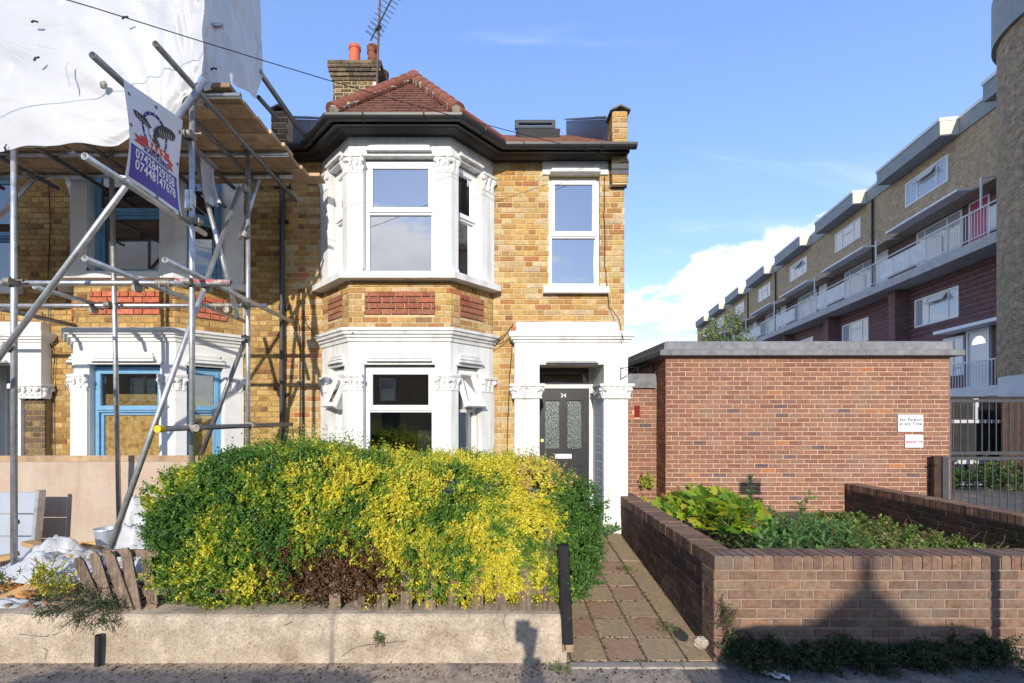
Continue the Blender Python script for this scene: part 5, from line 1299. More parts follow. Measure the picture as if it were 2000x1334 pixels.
for k in range(60):
    x = R.gauss(-1.1, .3); z = R.uniform(.45, .85); pts = [Vector((x, 3.8, z))]
    for i in range(4): pts.append(pts[-1] + Vector((R.uniform(-.06, .06), R.uniform(-.05, .02), R.uniform(-.05, .05))))
    mb = MB(); mb.path(pts, .003, 4); mb.build('twig', M['twig'], HG)
# ================================================================== weeds
def weed(name, label, centres, cols, ln, wd, n, r, up=.7, pairs=5, L=(.08, .18), group=None, cat='weed', mt='leaf', shape='diamond', stems=True, loc=None, spread=.9):
    c = np.array([tuple(q) for q in centres]); idx = NP.integers(0, len(c), n); p = c[idx] + NP.normal(size=(n, 3)) * np.array(r)
    p[:, 2] = np.maximum(p[:, 2], c[idx][:, 2] - .3 * r[2]); d = unit(NP.normal(size=(n, 3)) * .6 + np.array([0, -.25, up]))
    cc = np.array(cols)[NP.integers(0, len(cols), n)]; a = sprigs(p, d, NP.uniform(*L, n), pairs, np.full(n, ln), np.full(n, wd), cc, spread)
    q = tuple(c.mean(0)); e = empty(name, q, label, cat, group); stuff(leaf_mesh('foliage', *a, M[mt], e, shape=shape))
    if stems:
        mb = MB()
        for k in range(min(n, 60)): mb.path([Vector(p[k]) - Vector(d[k]) * .05, Vector(p[k]), Vector(p[k] + d[k] * L[1] * .9)], .0022, 4)
        mb.build('stem', M['twig'], e)
    return e
Gd = [lin(70, 100, 60, 1.6), lin(52, 84, 50, 1.6), lin(88, 112, 66, 1.6)]
for (px, wd_, h, lab) in ((1470, .19, .17, 'tallest dark green weed clump at the left foot of the pavement brick wall'), (1590, .14, .10, 'small weed clump left of the middle at the foot of the brick wall'), (1700, .22, .16, 'broad weed clump in the middle along the foot of the brick wall'), (1850, .22, .16, 'weed clump under the pole shadow at the foot of the brick wall'), (1975, .2, .16, 'weed clump at the right edge of the picture below the brick wall')):
    cs = [Vector((P(px, 0, 3.5).x + R.uniform(-wd_, wd_), 3.60 - abs(R.gauss(0, .075)), 0)) for _ in range(9)]
    for q in cs: q.z = max(.012, R.uniform(.02, h) * max(0, 1 - (3.58 - q.y) / .22))
    weed('weed_clump', lab, cs, Gd, .026, .015, 300, (.06, .03, .03), .5, 5, (.05, .11), 'weeds along the foot of the brick wall')
weed('weed', 'wispy weed stems climbing the left corner of the brick wall', [P(1418, 1215, 3.56), P(1422, 1240, 3.56)], [lin(110, 120, 70, 1.4)], .02, .012, 26, (.03, .01, .06), 1.2, 6, (.08, .16))
tw_ = weed('trailing_weed', 'dark trailing weed hanging over the concrete wall below the leaning pickets', [P(x, y, 3.62) for x, y in ((120, 1165), (150, 1172), (175, 1178), (200, 1180), (220, 1185), (165, 1155), (95, 1195), (160, 1205), (222, 1215), (200, 1212))], [lin(82, 104, 68, 1.4), lin(100, 118, 78, 1.4)], .018, .012, 210, (.035, .03, .022), .2, 5, (.06, .13))
mbv = MB()
for k in range(12):
    q = P(R.uniform(115, 235), 1180, 3.60); pts = [q]
    for i in range(6): pts.append(pts[-1] + Vector((R.uniform(-.05, .05) + (-.03 if k < 4 else .005), -.012 if i < 2 else -.002, R.uniform(-.045, -.012))))
    mbv.path(pts, .0018, 4)
mbv.build('stem', M['twig'], tw_)
weed('privet_sprig', 'small bright yellow privet sprig left of the leaning pickets', [P(80, 1140, 3.85), P(112, 1148, 3.8), P(125, 1155, 3.8), P(95, 1120, 3.85), P(90, 1158, 3.8)], [Cyel, Clime, Cyel], .03, .017, 60, (.04, .03, .04), .8, 6, (.08, .18))
weed('weed', 'green weed at the left edge below the plastic sheet', [P(10, 1135, 4.0)], [lin(110, 140, 60, 1.4)], .03, .016, 40, (.08, .05, .03), .5, 5, (.06, .12))
weed('weed', 'broad leaved green weed at the base of the white porch pillar', [P(1185, 1040, 6.0)], [lin(110, 155, 70, 1.4)], .10, .05, 12, (.05, .03, .01), .8, 2, (.03, .08), stems=False)
for (px, py, Y, lab) in ((1228, 1112, 4.95, 'small grass tuft in the path joint halfway to the porch'), (1305, 1228, 3.95, 'small grass tuft beside the edging near the stone lump'), (1095, 1308, 3.5, 'small grass tuft on the pavement under the black gate post')):
    weed('grass_tuft', lab, [P(px, py, Y)], [lin(110, 140, 60, 1.4)], .028, .006, 40, (.04, .04, .004), .8, 2, (.01, .03), 'grass tufts in the paving', 'grass', stems=False)
weed('weed', 'little green weed in the crack of the concrete wall', [P(742, 1250, 3.58)], [lin(110, 150, 60, 1.4)], .018, .01, 16, (.02, .005, .02), .8, 3, (.02, .05))
# dry leaves and grit along the pavement edge
n = 1300; px_ = NP.uniform(-3.7, 3.9, n); py_ = 3.58 - np.abs(NP.normal(size=n)) * .16; p = np.c_[px_, py_, np.full(n, .006)]
dr = unit(np.c_[NP.normal(size=(n, 2)), NP.normal(size=n) * .15]); nm = unit(np.c_[NP.normal(size=(n, 2)) * .4, np.ones(n)])
cl = np.array([lin(120, 90, 60, 1.3), lin(90, 66, 48, 1.3), lin(160, 120, 70, 1.3), lin(70, 56, 46, 1.3)])[NP.integers(0, 4, n)]
tag(leaf_mesh('dry_leaves', p, dr, nm, NP.uniform(.008, .032, n), NP.uniform(.004, .018, n), cl, M['leaf']), kind='stuff')
mb = MB()
for k in range(1600):
    x = R.uniform(-3.7, 3.9); y = 3.59 - abs(R.gauss(0, .12)); s = R.uniform(.0015, .005); mb.blob((x, y, .002), s, s, s * .6, WORLD, 5, 3, .2)
tag(mb.build('grit', pm('pale_grit', (.3, .27, .22), .95, .5, 30)), kind='stuff')
# rag and scraps on the pavement
f = Frame(P(1513, 1318, 3.40), (.9, -.5, 0), (.5, .9, 0)); f.O.z = .006; vs = []
for j in range(9):
    for i in range(21):
        u = (i / 20 - .5) * .19; v = (j / 8 - .5) * (.055 + .03 * math.sin(i * .7)); vs.append(f.at(u, v, .008 + .020 * abs(mnoise.noise(Vector((u * 30, v * 40, 2)))) * 2))
mb = MB(); mb.add(vs, [(j * 21 + i, j * 21 + i + 1, (j + 1) * 21 + i + 1, (j + 1) * 21 + i) for j in range(8) for i in range(20)]); tag(mb.build('rag', M['rag'], smooth=True), 'crumpled grubby white rag lying on the pavement', 'rag')
mb = MB(); q = P(1826, 1286, 3.48); mb.poly([q, q + Vector((.05, .01, .01)), q + Vector((.04, .035, .02)), q + Vector((.0, .03, .004))], (0, 0, .002)); tag(mb.build('paper_scrap', M['signwhite']), 'torn white paper scrap on the pavement below the pole shadow', 'litter')
mb = MB(); q = P(24, 1206, 3.70); mb.poly([q, q + Vector((.09, -.02, .004)), q + Vector((.1, .0, .01)), q + Vector((.03, .02, .008))], (0, 0, .003)); tag(mb.build('plastic_shard', M['signwhite']), 'white plastic shard on top of the concrete wall at far left', 'litter')
mb = MB(); mb.add([(1.6, 3.05, .004), (2.6, 3.12, .004), (2.7, 3.2, .004), (1.7, 3.16, .004)], [(0, 1, 2, 3)])
# ================================================================== planter plants
n = 420; th = NP.uniform(0, 2 * np.pi, n); rr = np.sqrt(NP.random(n)); cx, cy = 2.62, 5.62
p = np.c_[cx + .62 * rr * np.cos(th), cy + .62 * rr * np.sin(th), .46 + (.58 * np.sqrt(1 - .8 * rr ** 2)) * NP.uniform(.62, 1.0, n)]
out_ = np.c_[np.cos(th) * rr, np.sin(th) * rr, np.full(n, .25)]; dr = unit(out_ + NP.normal(size=(n, 3)) * .35 + np.array([0, -.45, -.25])); nm = unit(np.c_[np.cos(th) * rr * .4, np.sin(th) * rr * .4 - .8, np.full(n, .7)] + NP.normal(size=(n, 3)) * .28)
cl = np.array([lin(176, 200, 60, 1.35), lin(150, 186, 56, 1.35), lin(205, 200, 70, 1.35), lin(190, 150, 70, 1.35), lin(120, 165, 60, 1.35)])[NP.choice(5, n, p=[.34, .26, .14, .10, .16])]
vb = empty('vine_shrub', (cx, cy, .45), 'bushy yellow green shrub with lobed maple-like leaves behind the path wall', 'shrub')
stuff(leaf_mesh('foliage', p, dr, nm, NP.uniform(.11, .17, n), NP.uniform(.11, .17, n), cl, M['leafthin'], vb, .12, 'maple'))
mb = MB()
for k in range(40): i = R.randrange(n); mb.path([Vector((cx + R.uniform(-.1, .1), cy + R.uniform(-.1, .1), .42)), Vector((lerp(cx, p[i][0], .6), lerp(cy, p[i][1], .6), .42 + .55 * (p[i][2] - .42))), Vector(p[i])], .004, 4)
mb.build('stem', M['twig'], vb)
bd = empty('buddleia', (3.1, 5.1, .45), 'leafy buddleia with long pointed green leaves in the planter', 'shrub')
Ps = []; mb = MB()
for k in range(95):
    bx_ = R.uniform(2.5, 3.8); by = R.uniform(4.15, 5.7); h = R.uniform(.22, .50) * (1 if bx_ < 3.6 else .75); 
    if k == 0: bx_, by, h = 2.98, 5.2, .78
    if k == 1: bx_, by, h = 3.36, 5.2, .66
    if k == 2: bx_, by, h = 2.80, 5.0, .55
    b = np.array([bx_, by, .44]); d = np.array([R.uniform(-.3, .3), R.uniform(-.35, .15), 1]); pts = [Vector(b + d * h * t) for t in (0, .35, .7, 1)]; mb.path(pts, [.006, .005, .004, .002], 5)
    q = max(4, int(h / .055)); Ps.append((b, d, h, q))
al = []
for b, d, h, q in Ps:
    a = sprigs(b[None] + d[None] * h * .12, d[None], np.array([h * .9]), q, np.array([.125]), np.array([.036]), np.array([lin(112, 158, 84, 1.35)]), 1.0, .22); al.append(a)
a = [np.concatenate(x) for x in zip(*al)]; a[5] = a[5] * NP.uniform(.8, 1.25, (len(a[5]), 1))
stuff(leaf_mesh('foliage', *a, M['leafthin'], bd, .12, 'lance')); mb.build('stem', M['twig'], bd)
weed('weed', 'low light green weeds along the far end of the planter beside the dark wall', [(3.7 + .2 * i, 5.5 - .13 * (i % 4), .42) for i in range(5)] + [(3.9 + .2 * i, 4.9, .42) for i in range(4)], [lin(140, 165, 80, 1.4), lin(110, 140, 60, 1.4), lin(160, 160, 90, 1.4)], .06, .034, 300, (.16, .25, .06), .6, 4, (.06, .14))
gp_ = [(R.uniform(3.2, 5.65), R.uniform(4.9, 7.35), .37) for _ in range(60)]
weed('weed', 'sprawling low green ground weeds between the buddleia and the mossy wall', gp_, [lin(128, 156, 74, 1.4), lin(104, 136, 62, 1.4), lin(150, 150, 84, 1.4)], .06, .034, 900, (.12, .12, .035), .5, 4, (.06, .15))
mb = MB()
for k in range(24):
    x = R.uniform(4.2, 5.2); y = R.uniform(4.6, 5.6); pts = [Vector((x, y, .44))]
    for i in range(4): pts.append(pts[-1] + Vector((R.uniform(-.08, .08), R.uniform(-.06, .06), R.uniform(.03, .10))))
    mb.path(pts, .002, 4)
tag(mb.build('dead_stems', pm('dead_stem', lin(130, 100, 76, 1.4), .9)), 'dry brown dead stems beside the mossy wall in the planter', 'dead stems')
wv = [P(1262, 1010, 7.0), P(1255, 980, 7.5), P(1258, 950, 7.9), P(1285, 985, 7.3), P(1278, 950, 7.9), P(1300, 985, 7.3), P(1255, 940, 7.95), P(1290, 1000, 7.0)]
weed('climber', 'thin yellow green climber against the narrow brick wall beside the porch', wv, [lin(205, 210, 80, 1.3), lin(170, 190, 70, 1.3)], .06, .045, 26, (.05, .03, .06), .7, 4, (.08, .18))
# ================================================================== brick outbuilding on the right
GX0, GX1, GY = 2.88, 7.53, 7.60
G = empty('brick_outbuilding', (5.2, 8.6, .25), 'flat roofed red brick outbuilding with grey concrete coping beyond the planter', 'outbuilding')
PAL_G = palette([lin(160, 114, 94, 1.3), lin(150, 104, 87, 1.3), lin(168, 120, 98, 1.3), lin(150, 112, 98, 1.2), lin(112, 92, 94, 1.2), lin(192, 122, 84, 1.3), lin(146, 104, 90, 1.3)],
                lambda p: [3, 3, 2, 1.5 + (1 if p.z < 2 else 0), .25 + (.5 if 1 < p.z < 2 and 4.2 < p.x < 6 else 0), .22, 2], .07)
gf = Frame((GX0, GY, 0), (1, 0, 0), (0, -1, 0)); gl = Frame((GX0, GY, 0), (0, -1, 0), (-1, 0, 0)); gr = Frame((GX1, GY, 0), (0, 1, 0), (1, 0, 0)); GW = GX1 - GX0
mb = MB(); mb.box(WORLD, GX0 + .009, GX1 - .009, GY + .009, 13.0, .1, 2.93); mb.build('wall', M['mortar_pink'], G)
out = []; lay(out, gf, 0, GW, .25, 2.875, [], 'stretcher', PAL_G, j=.013); lay(out, gl, -5.4, 0, .25, 2.875, [(-1.35, -.55, 2.5, 2.85), (-2.6, -1.8, 2.5, 2.85)], 'stretcher', PAL_G); lay(out, gr, 0, 5.4, .25, 2.875, [], 'stretcher', PAL_G)
emit_bricks(out, G, M['brick_garage'], 300, lambda q, p: 0 if (q[1] > 1000 or p.y > 7.7) else 1)
CPR = [(-.35, 2.89), (.12, 2.89), (.135, 2.90), (.135, 2.975), (.12, 2.985), (.045, 3.0), (.02, 3.13), (-.02, 3.145), (-.35, 3.145)]
xs_ = [GX0 + 1.42, GX0 + 3.16, GX1 - .001]
mb = MB(); mb.sweep([(GX0, 13.0), (GX0, GY), (xs_[0], GY)], CPR); mb.build('coping_stone', M['concrete'], G)
mb = MB(); mb.sweep([(xs_[0] + .006, GY), (xs_[1], GY)], CPR); mb.build('coping_stone', M['concrete'], G)
mb = MB(); mb.sweep([(xs_[1] + .006, GY), (GX1 + .0, GY)], CPR); mb.build('coping_stone', M['concrete'], G)
mb = MB(); mb.sweep([(GX1 + .001, GY), (GX1 + .10, GY)], [(o, z) for o, z in CPR if z < 2.99] + [(-.35, 2.99)]); mb.build('coping_stone', M['concrete'], G)
mb = MB(); mb.box(WORLD, GX0 - .02, GX1 + .02, GY + .3, 13.0, 3.05, 3.12); mb.build('flat_roof', M['lead'], G)
for u in (-1.35, -2.6):
    mb = MB(); mb.panel(gl, u, u + .8, 2.5, 2.85, [(u + .05, u + .75, 2.54, 2.81)], -.06, .006); v = mb.build('louvre_vent', M['iron'], G)
    for k in range(5):
        mb = MB(); f2 = Frame(gl.at(0, -.03, 2.56 + k * .055), gl.U, gl.N * .8 - Z * .6, Z * .8 + gl.N * .6); mb.box(f2, u + .05, u + .75, -.003, .003, -.03, .03); mb.build('slat', M['iron'], v)
# signs on the outbuilding
def sign(name, px0, py0, px1, py1, label):
    a = P(px0, py1, GY - .012); b = P(px1, py0, GY - .012); f = Frame((a.x, GY - .012, a.z), (1, 0, 0), (0, -1, 0)); W_, H_ = b.x - a.x, b.z - a.z
    mb = MB(); mb.bevbox(f, 0, W_, -.004, .003, 0, H_, .002); o = tag(mb.build(name, M['signwhite']), label, 'sign')
    return o, f, W_, H_
s1, f1, W1_, H1_ = sign('parking_sign', 1754, 810, 1803, 843, 'white sign reading No Parking at any Time on the red brick outbuilding')
text_mesh('lettering', 'No Parking', .074, f1, W1_ / 2, H1_ * .62, M['text_black'], s1, .0035, spacing=1.05, bold=.0016); text_mesh('lettering', 'at any Time', .074, f1, W1_ / 2, H1_ * .38, M['text_black'], s1, .0035, spacing=1.05, bold=.0016)
mb = MB(); mb.box(f1, W1_ * .45, W1_ * .56, .003, .0036, H1_ * .065, H1_ * .085); mb.build('small_print', M['flatgrey'], s1)
s2, f2, W2_, H2_ = sign('tipping_sign', 1768, 849, 1803, 874, 'small white sign with red band and prohibition circle below the parking sign')
mb = MB(); mb.box(f2, W2_ * .05, W2_ * .93, .003, .0038, H2_ * .34, H2_ * .54); mb.build('red_band', M['print_red'], s2)
text_mesh('lettering', 'No Fly Tipping', .036, f2, W2_ * .49, H2_ * .39, M['text_white'], s2, .0045, bold=.0012)
mb = MB(); c = (W2_ * .5, H2_ * .76)
for q in ring(c, .019, .024, '', '', 0, 1): mb.add([f2.at(x, .0036, y) for x, y in q], [(0, 1, 2, 3)])
mb.add([f2.at(c[0] + x, .0037, c[1] + y) for x, y in ((-.016, .013), (-.013, .016), (.016, -.013), (.013, -.016))], [(0, 1, 2, 3)]); mb.build('prohibition_symbol', M['flatgrey'], s2)
mb = MB(); mb.box(f2, W2_ * .84, W2_ * .9, .003, .0036, H2_ * .72, H2_ * .9); mb.build('green_mark', M['print_green'], s2)
# narrow link wall next to the porch
lw = empty('link_wall', (2.4, 8.0, .25), 'narrow brick wall with rounded grey coping between the porch and the outbuilding', 'wall')
lf = Frame((1.9, 8.0, 0), (1, 0, 0), (0, -1, 0)); av = (P(1239, 0, 8).x - 1.9, P(1250, 0, 8).x - 1.9, P(0, 815, 8).z, P(0, 792, 8).z)
mb = MB(); mb.panel(lf, 0, .978, .1, 2.40, [av], -.22, -.008); mb.build('mortar_bed', M['mortar_pink'], lw); out = []; lay(out, lf, 0, .975, .25, 2.395, [av], 'stretcher', PAL_G); emit_bricks(out, lw, M['brick_garage'], 150)
mb = MB(); pr = [(.06, 2.40), (.06, 2.50), (.04, 2.54), (.035, 2.60), (.0, 2.645), (-.11, 2.66), (-.25, 2.645), (-.28, 2.5), (-.28, 2.40)]
mb.sweep([(1.85, 8.0), (2.86, 8.0)], pr); mb.build('coping_stone', M['concrete'], lw)
mb = MB(); mb.panel(lf, av[0], av[1], av[2], av[3], [(av[0] + .012 + .024 * i, av[0] + .028 + .024 * i, av[2] + .012 + .026 * j, av[2] + .028 + .026 * j) for i in range(3) for j in range(7)], -.03, .004); mb.build('air_brick', pm('red_air_brick', lin(170, 50, 40, 1.3), .8, .2), lw)

# ================================================================== gate and what is behind it
gy = 7.80; gfm = Frame((0, gy, 0), (1, 0, 0), (0, -1, 0)); gt = empty('metal_gate', (9.3, gy, .25), 'tall grey metal gate of upright bars right of the brick outbuilding', 'gate')
X0g = P(1853, 0, gy).x
for (z0, z1, sp, off) in ((1.275, 2.20, .120, .10), (.26, 1.235, .130, .11)):
    mb = MB(); mb.panel(gfm, X0g, 11.2, z0, z1, [(X0g + .055, 11.145, z0 + .05, z1 - .05)], -.05, 0); mb.build('gate_frame', M['gategrey'], gt)
    x = X0g + off
    while x < 11.1: mb = MB(); mb.tube((x, gy + .025, z0 + .04), (x, gy + .025, z1 - .04), .0085, 8); mb.build('bar', M['gategrey'], gt); x += sp
for z in (.6, 1.1): mb = MB(); mb.tube((X0g - .08, gy + .02, z), (X0g + .01, gy + .02, z), .012, 8); mb.build('hinge', M['coupler'], gt)
gpo = empty('gate_post', (7.3, 7.45, .25), 'grey steel gate post with dark side plate in front of the outbuilding corner', 'post')
mb = MB(); mb.bevbox(Frame((0, 7.45, 0), (1, 0, 0), (0, -1, 0)), 7.26, 7.36, -.1, 0, .25, 1.27, .006); mb.build('post', M['gategrey'], gpo)
mb = MB(); mb.bevbox(Frame((0, 7.47, 0), (1, 0, 0), (0, -1, 0)), 7.14, 7.255, -.06, 0, .25, 1.275, .004); mb.tube((7.10, 7.44, 1.14), (7.17, 7.44, 1.14), .014, 8); mb.build('side_plate', M['wood_dark'], gpo)
rw = empty('yard_wall', (12, 11.2, .25), 'dark yard wall with pale painted ledges behind the metal gate', 'wall'); rfm = Frame((0, 11.2, 0), (1, 0, 0), (0, -1, 0))
mb = MB(); mb.panel(rfm, 9.6, 15.0, .2, 2.40, [(11.75, 12.3, 1.85, 2.3)], -.3, 0); mb.build('wall', pm('sooty_yard_wall', (.03, .028, .027), .9, .4, 4, 40, .5), rw)  # near-black base colour over the whole wall
for (a, b, z0, z1, w_) in ((11.62, 11.745, 1.85, 2.35, .03), (10.9, 12.5, 1.76, 1.84, .06), (9.6, 12.6, .78, .95, .05), (9.6, 13, .30, .36, .25)): mb = MB(); mb.box(rfm, a, b, .002, w_, z0, z1); mb.build('painted_ledge', M['slabc'], rw)
mb = MB(); mb.box(rfm, 11.75, 12.3, -.2, -.18, 1.85, 2.3); mb.build('pane', M['glass_dim'], rw)
bf2 = empty('board_fence', (13, 10.6, .25), 'dark brown vertical board fence behind the gate at the right edge', 'fence'); x = P(1957, 0, 10.6).x
while x < 15.5: mb = MB(); mb.bevbox(Frame((0, 10.6 + R.uniform(-.012, .012), 0), (1, 0, 0), (0, -1, 0)), x, x + .145, -.02, 0, .25, 2.32 + R.uniform(-.02, .02), .004); mb.build('board', M['wood_dark'], bf2); x += .155
weed('weed', 'overgrown dark green weeds at the foot of the yard wall behind the gate', [(9.4 + .28 * i, 10.2 + .1 * (i % 5), .35 + .12 * (i % 4)) for i in range(13)], [lin(80, 120, 60, 1.5), lin(120, 150, 70, 1.5)], .08, .04, 420, (.18, .2, .14), .7, 4, (.1, .25))

# ================================================================== block of flats
U_ = Vector((.1943, .981, 0)).normalized(); N_ = Vector((-U_.y, U_.x, 0)); K = 1.0194
FB = Frame((16.4, 15.0, 0), U_, N_)
FL_ = empty('block_of_flats', FB.at(20, -4, .2), 'long brown brick block of flats with stepped grey roofs and white balcony railings', 'block of flats')
UN = 5.6 * K; T0, T1 = -3.14 * K, .58 * K; NU = 8
uA, uB = T0 - 6 * 0, T0 + UN * NU
mb = MB(); mb.box(FB, T0 - 8, uB, -9.0, -.65, 10.05, 12.9); mb.build('upper_wall', M['uv_flats'], FL_)
mb = MB(); mb.box(FB, T0 - 8, uB, -9.0, -1.35, 7.7, 10.06); mb.box(FB, T0 - 8, uB, -9.0, -1.0, 2.9, 7.72); mb.build('lower_wall', M['uv_purple'], FL_)
mb = MB(); mb.box(FB, T0 - 8, uB, -9.1, -.95, 0.1, 2.95); mb.build('plinth', M['bwhite'], FL_)
mb = MB(); mb.box(FB, T0 - 8, uB, -1.34, .06, 7.55, 7.90); mb.build('balcony_slab', M['slabc'], FL_)
mb = MB(); mb.box(FB, T0 - 8, uB, -8.9, -.70, 12.5, 13.0); mb.build('roof', M['lead'], FL_)
def flat_window(u0, u1, z0, z1, n_, div, label=None, opened=None):
    mb = MB(); holes = []; us = [u0 + .06] + [u0 + (u1 - u0) * d for d in div] + [u1 - .06]
    for a, b in zip(us, us[1:]): holes.append((a + .035, b - .035, z0 + .07, z1 - .07))
    mb.panel(FB, u0, u1, z0, z1, holes, n_ - .08, n_ + .03)
    if len(div) == 2: a, b = us[1], us[2]; mb.box(FB, a, b, n_ + .013, n_ + .04, z1 - .42, z1 - .36)
    w_ = mb.build('window', M['flatwhite'], FL_)
    for h in holes: mb = MB(); mb.box(FB, h[0] - .01, h[1] + .01, n_ + .004, n_ + .012, h[2] - .01, h[3] + .01); mb.build('pane', M['glass_flat'], w_)
    if opened is not None:
        f2 = FB.tilt(0, n_ + .03, z1 - .08, math.radians(32)); mb = MB(); a, b = us[opened], us[opened + 1]; mb.panel(f2, a + .03, b - .03, -.34, 0, [(a + .09, b - .09, -.28, -.06)], -.02, .02); mb.box(f2, a + .085, b - .085, -.005, .0, -.285, -.055); mb.build('open_light', M['flatwhite'], w_)
    return w_
M['glass_flat'] = glass('flats_glass', .12, (.40, .42, .48))
for j in range(NU):
    b = UN * j; a0, a1 = T0 + b, T1 + b            # projecting roof box of this flat, near end to far end
    mb = MB(); mb.box(FB, a0, a1, -.75, .0, 12.42, 12.98); mb.build('roof_box', M['flatgrey'], FL_)
    mb = MB(); mb.box(FB, a0 - .012, a0 - .002, -.66, -.002, 12.425, 12.975); mb.build('box_end', M['cream'], FL_)  # paler plate: sunlight on the near end is put into its colour
    mb = MB(); mb.box(FB, a0 - .03, a1 + .03, -.8, .035, 12.985, 13.10); mb.build('roof_edge', M['flatwhite'], FL_)
    mb = MB(); mb.box(FB, a1 + .032, a0 + UN - .032, -.9, -.60, 12.42, 12.98); mb.build('fascia', M['flatgrey'], FL_)
    mb = MB(); mb.box(FB, a1 + .032, a0 + UN - .034, -.9, -.57, 12.985, 13.10); mb.build('roof_edge', M['flatwhite'], FL_)
    wu0, wu1 = T0 + b + .55, T0 + b + 2.95
    flat_window(wu0, wu1, 10.98, 12.02, -.65, (.25, .70), opened=1 if j in (0, 1, 3) else None)
    flat_window(wu0, wu1, 5.75, 6.95, -1.0, (.22, .66), opened=1 if j == 1 else None)
    if j < 7:
        mb = MB(); mb.box(FB, a0 + 3.34, a0 + 3.80, -.998, -.46, 2.95, 7.54); mb.uv = [(p_[0] * .98, p_[1]) for p_ in mb.uv]; mb.build('brick_pier', M['uv_purple'], FL_)
        mb = MB(); mb.box(FB, a0 - .6, a1 - .35, -1.34, -.15, 10.08, 10.16); mb.build('canopy', M['flatwhite'], FL_)
        mb = MB(); mb.tube(FB.at(a0 + 3.9, -.03, 8.9), FB.at(a0 + 3.9, -.03, 9.95), .035, 8); mb.tube(FB.at(a0 + 3.9, -.03, 9.95), FB.at(a0 + 3.9, -1.0, 10.02), .03, 8); mb.build('bracket_pole', M['flatwhite'], FL_)
        flat_window(a0 + .9, a0 + 3.4, 8.5, 10.0, -1.35, (.3, .8))
        mb = MB(); mb.panel(FB, a0 - .35, a0 + .58, 7.9, 10.02, [(a0 - .27, a0 + .50, 7.9, 9.95)], -1.45, -1.32); do = mb.build('door', M['flatwhite'], FL_)
        mb = MB(); mb.box(FB, a0 - .27, a0 + .50, -1.348, -1.325, 7.92, 9.95); mb.build('door_leaf', M['magenta'] if j == 0 or j == 1 else M['flatwhite'], do)
    if j in (1, 3, 4): mb = MB(); mb.tube(FB.at(a0 + UN - .5, -.58, 8.0), FB.at(a0 + UN - .5, -.58, 12.4), .05, 8); mb.build('drainpipe', M['black'], FL_)
# purple cladding ribs (weatherboards) on the lower storeys
for j in (1, 2):
    o = UN * (j - 1)
    for k in range(11):
        z = 5.36 + k * .195; f2 = Frame(FB.at(0, -.985, z), FB.U, FB.N * .97 + Z * .2, Z * .97 - FB.N * .2)
        for (a, b) in ([(.5 + o, 5.84 + o)] if (z > 6.95 or z < 5.6) else [(.5 + o, 3.05 + o), (5.47 + o, 5.84 + o)]):
            mb = MB(); mb.box(f2, a, b, -.01, .006, 0, .188); mb.build('cladding_board', M['purple'], FL_)
# balcony railing: solid white panels and open balusters alternate along the deck
r0, r1 = T0 - 4, uB
mb = MB(); mb.tube(FB.at(r0, 0, 8.93), FB.at(r1, 0, 8.93), .028, 8); mb.tube(FB.at(r0, 0, 8.02), FB.at(r1, 0, 8.02), .02, 8); mb.build('handrail', M['flatwhite'], FL_)
u = r0; n_b = 0; far = MB()
while u < r1:
    ph = ((u - T0) % UN) / UN; solid = .12 < ph < .62
    if not solid:
        tgt = MB() if (u < 26 and n_b < 200) else far
        tgt.tube(FB.at(u, 0, 8.02), FB.at(u, 0, 8.93), .012, 5, caps=False); n_b += 1
        if tgt is not far: tgt.build('baluster', M['flatwhite'], FL_)
    u += .125
if far.v: stuff(far.build('balusters', M['flatwhite'], FL_))
for j in range(NU):
    a = T0 + UN * j
    for q in range(3):
        mb = MB(); mb.box(FB, a + .12 * UN + q * .95, a + .12 * UN + q * .95 + .93, -.012, .012, 8.06, 8.80); mb.build('balcony_panel', M['bwhite'], FL_)
# ground deck entrance near the tower
for u in np.arange(-3.5, 4.2, .13):
    mb = MB(); mb.tube(FB.at(u, -.4, 2.98), FB.at(u, -.4, 3.85), .012, 5, caps=False); mb.build('baluster', M['flatwhite'], FL_)
mb = MB(); mb.tube(FB.at(-3.6, -.4, 3.86), FB.at(4.2, -.4, 3.86), .025, 8); mb.build('handrail', M['flatwhite'], FL_)
mb = MB(); mb.box(FB, -4, 4.3, -.99, -.3, 2.62, 2.97); mb.build('deck_edge', M['bwhite'], FL_)
mb = MB(); mb.box(FB, -.6, 3.4, -.99, -.35, 5.12, 5.24); mb.build('canopy', M['flatwhite'], FL_)
mb = MB(); mb.panel(FB, 1.60, 2.60, 2.98, 5.1, [(1.67, 2.53, 2.98, 5.03)], -1.02, -.90); do = mb.build('door', M['flatwhite'], FL_)
mb = MB(); mb.box(FB, 1.67, 2.53, -.999, -.95, 2.99, 5.03); mb.build('door_leaf', M['upvc'], do)
mb = MB(); mb.add([FB.at(2.10 + .3 * math.cos(t), -.945, 4.55 + .3 * math.sin(t)) for t in [math.pi * i / 10 for i in range(11)]], [tuple(range(11))]); mb.build('fan_light', M['glass_dim'], do)
flat_window(2.8, 3.8, 3.5, 5.0, -.98, (.5,))
mb = MB(); mb.tube(FB.at(-.85, -.9, 10.1), FB.at(-1.05, -.35, 10.75), .06, 8); mb.build('pale_pipe', M['flatwhite'], FL_)
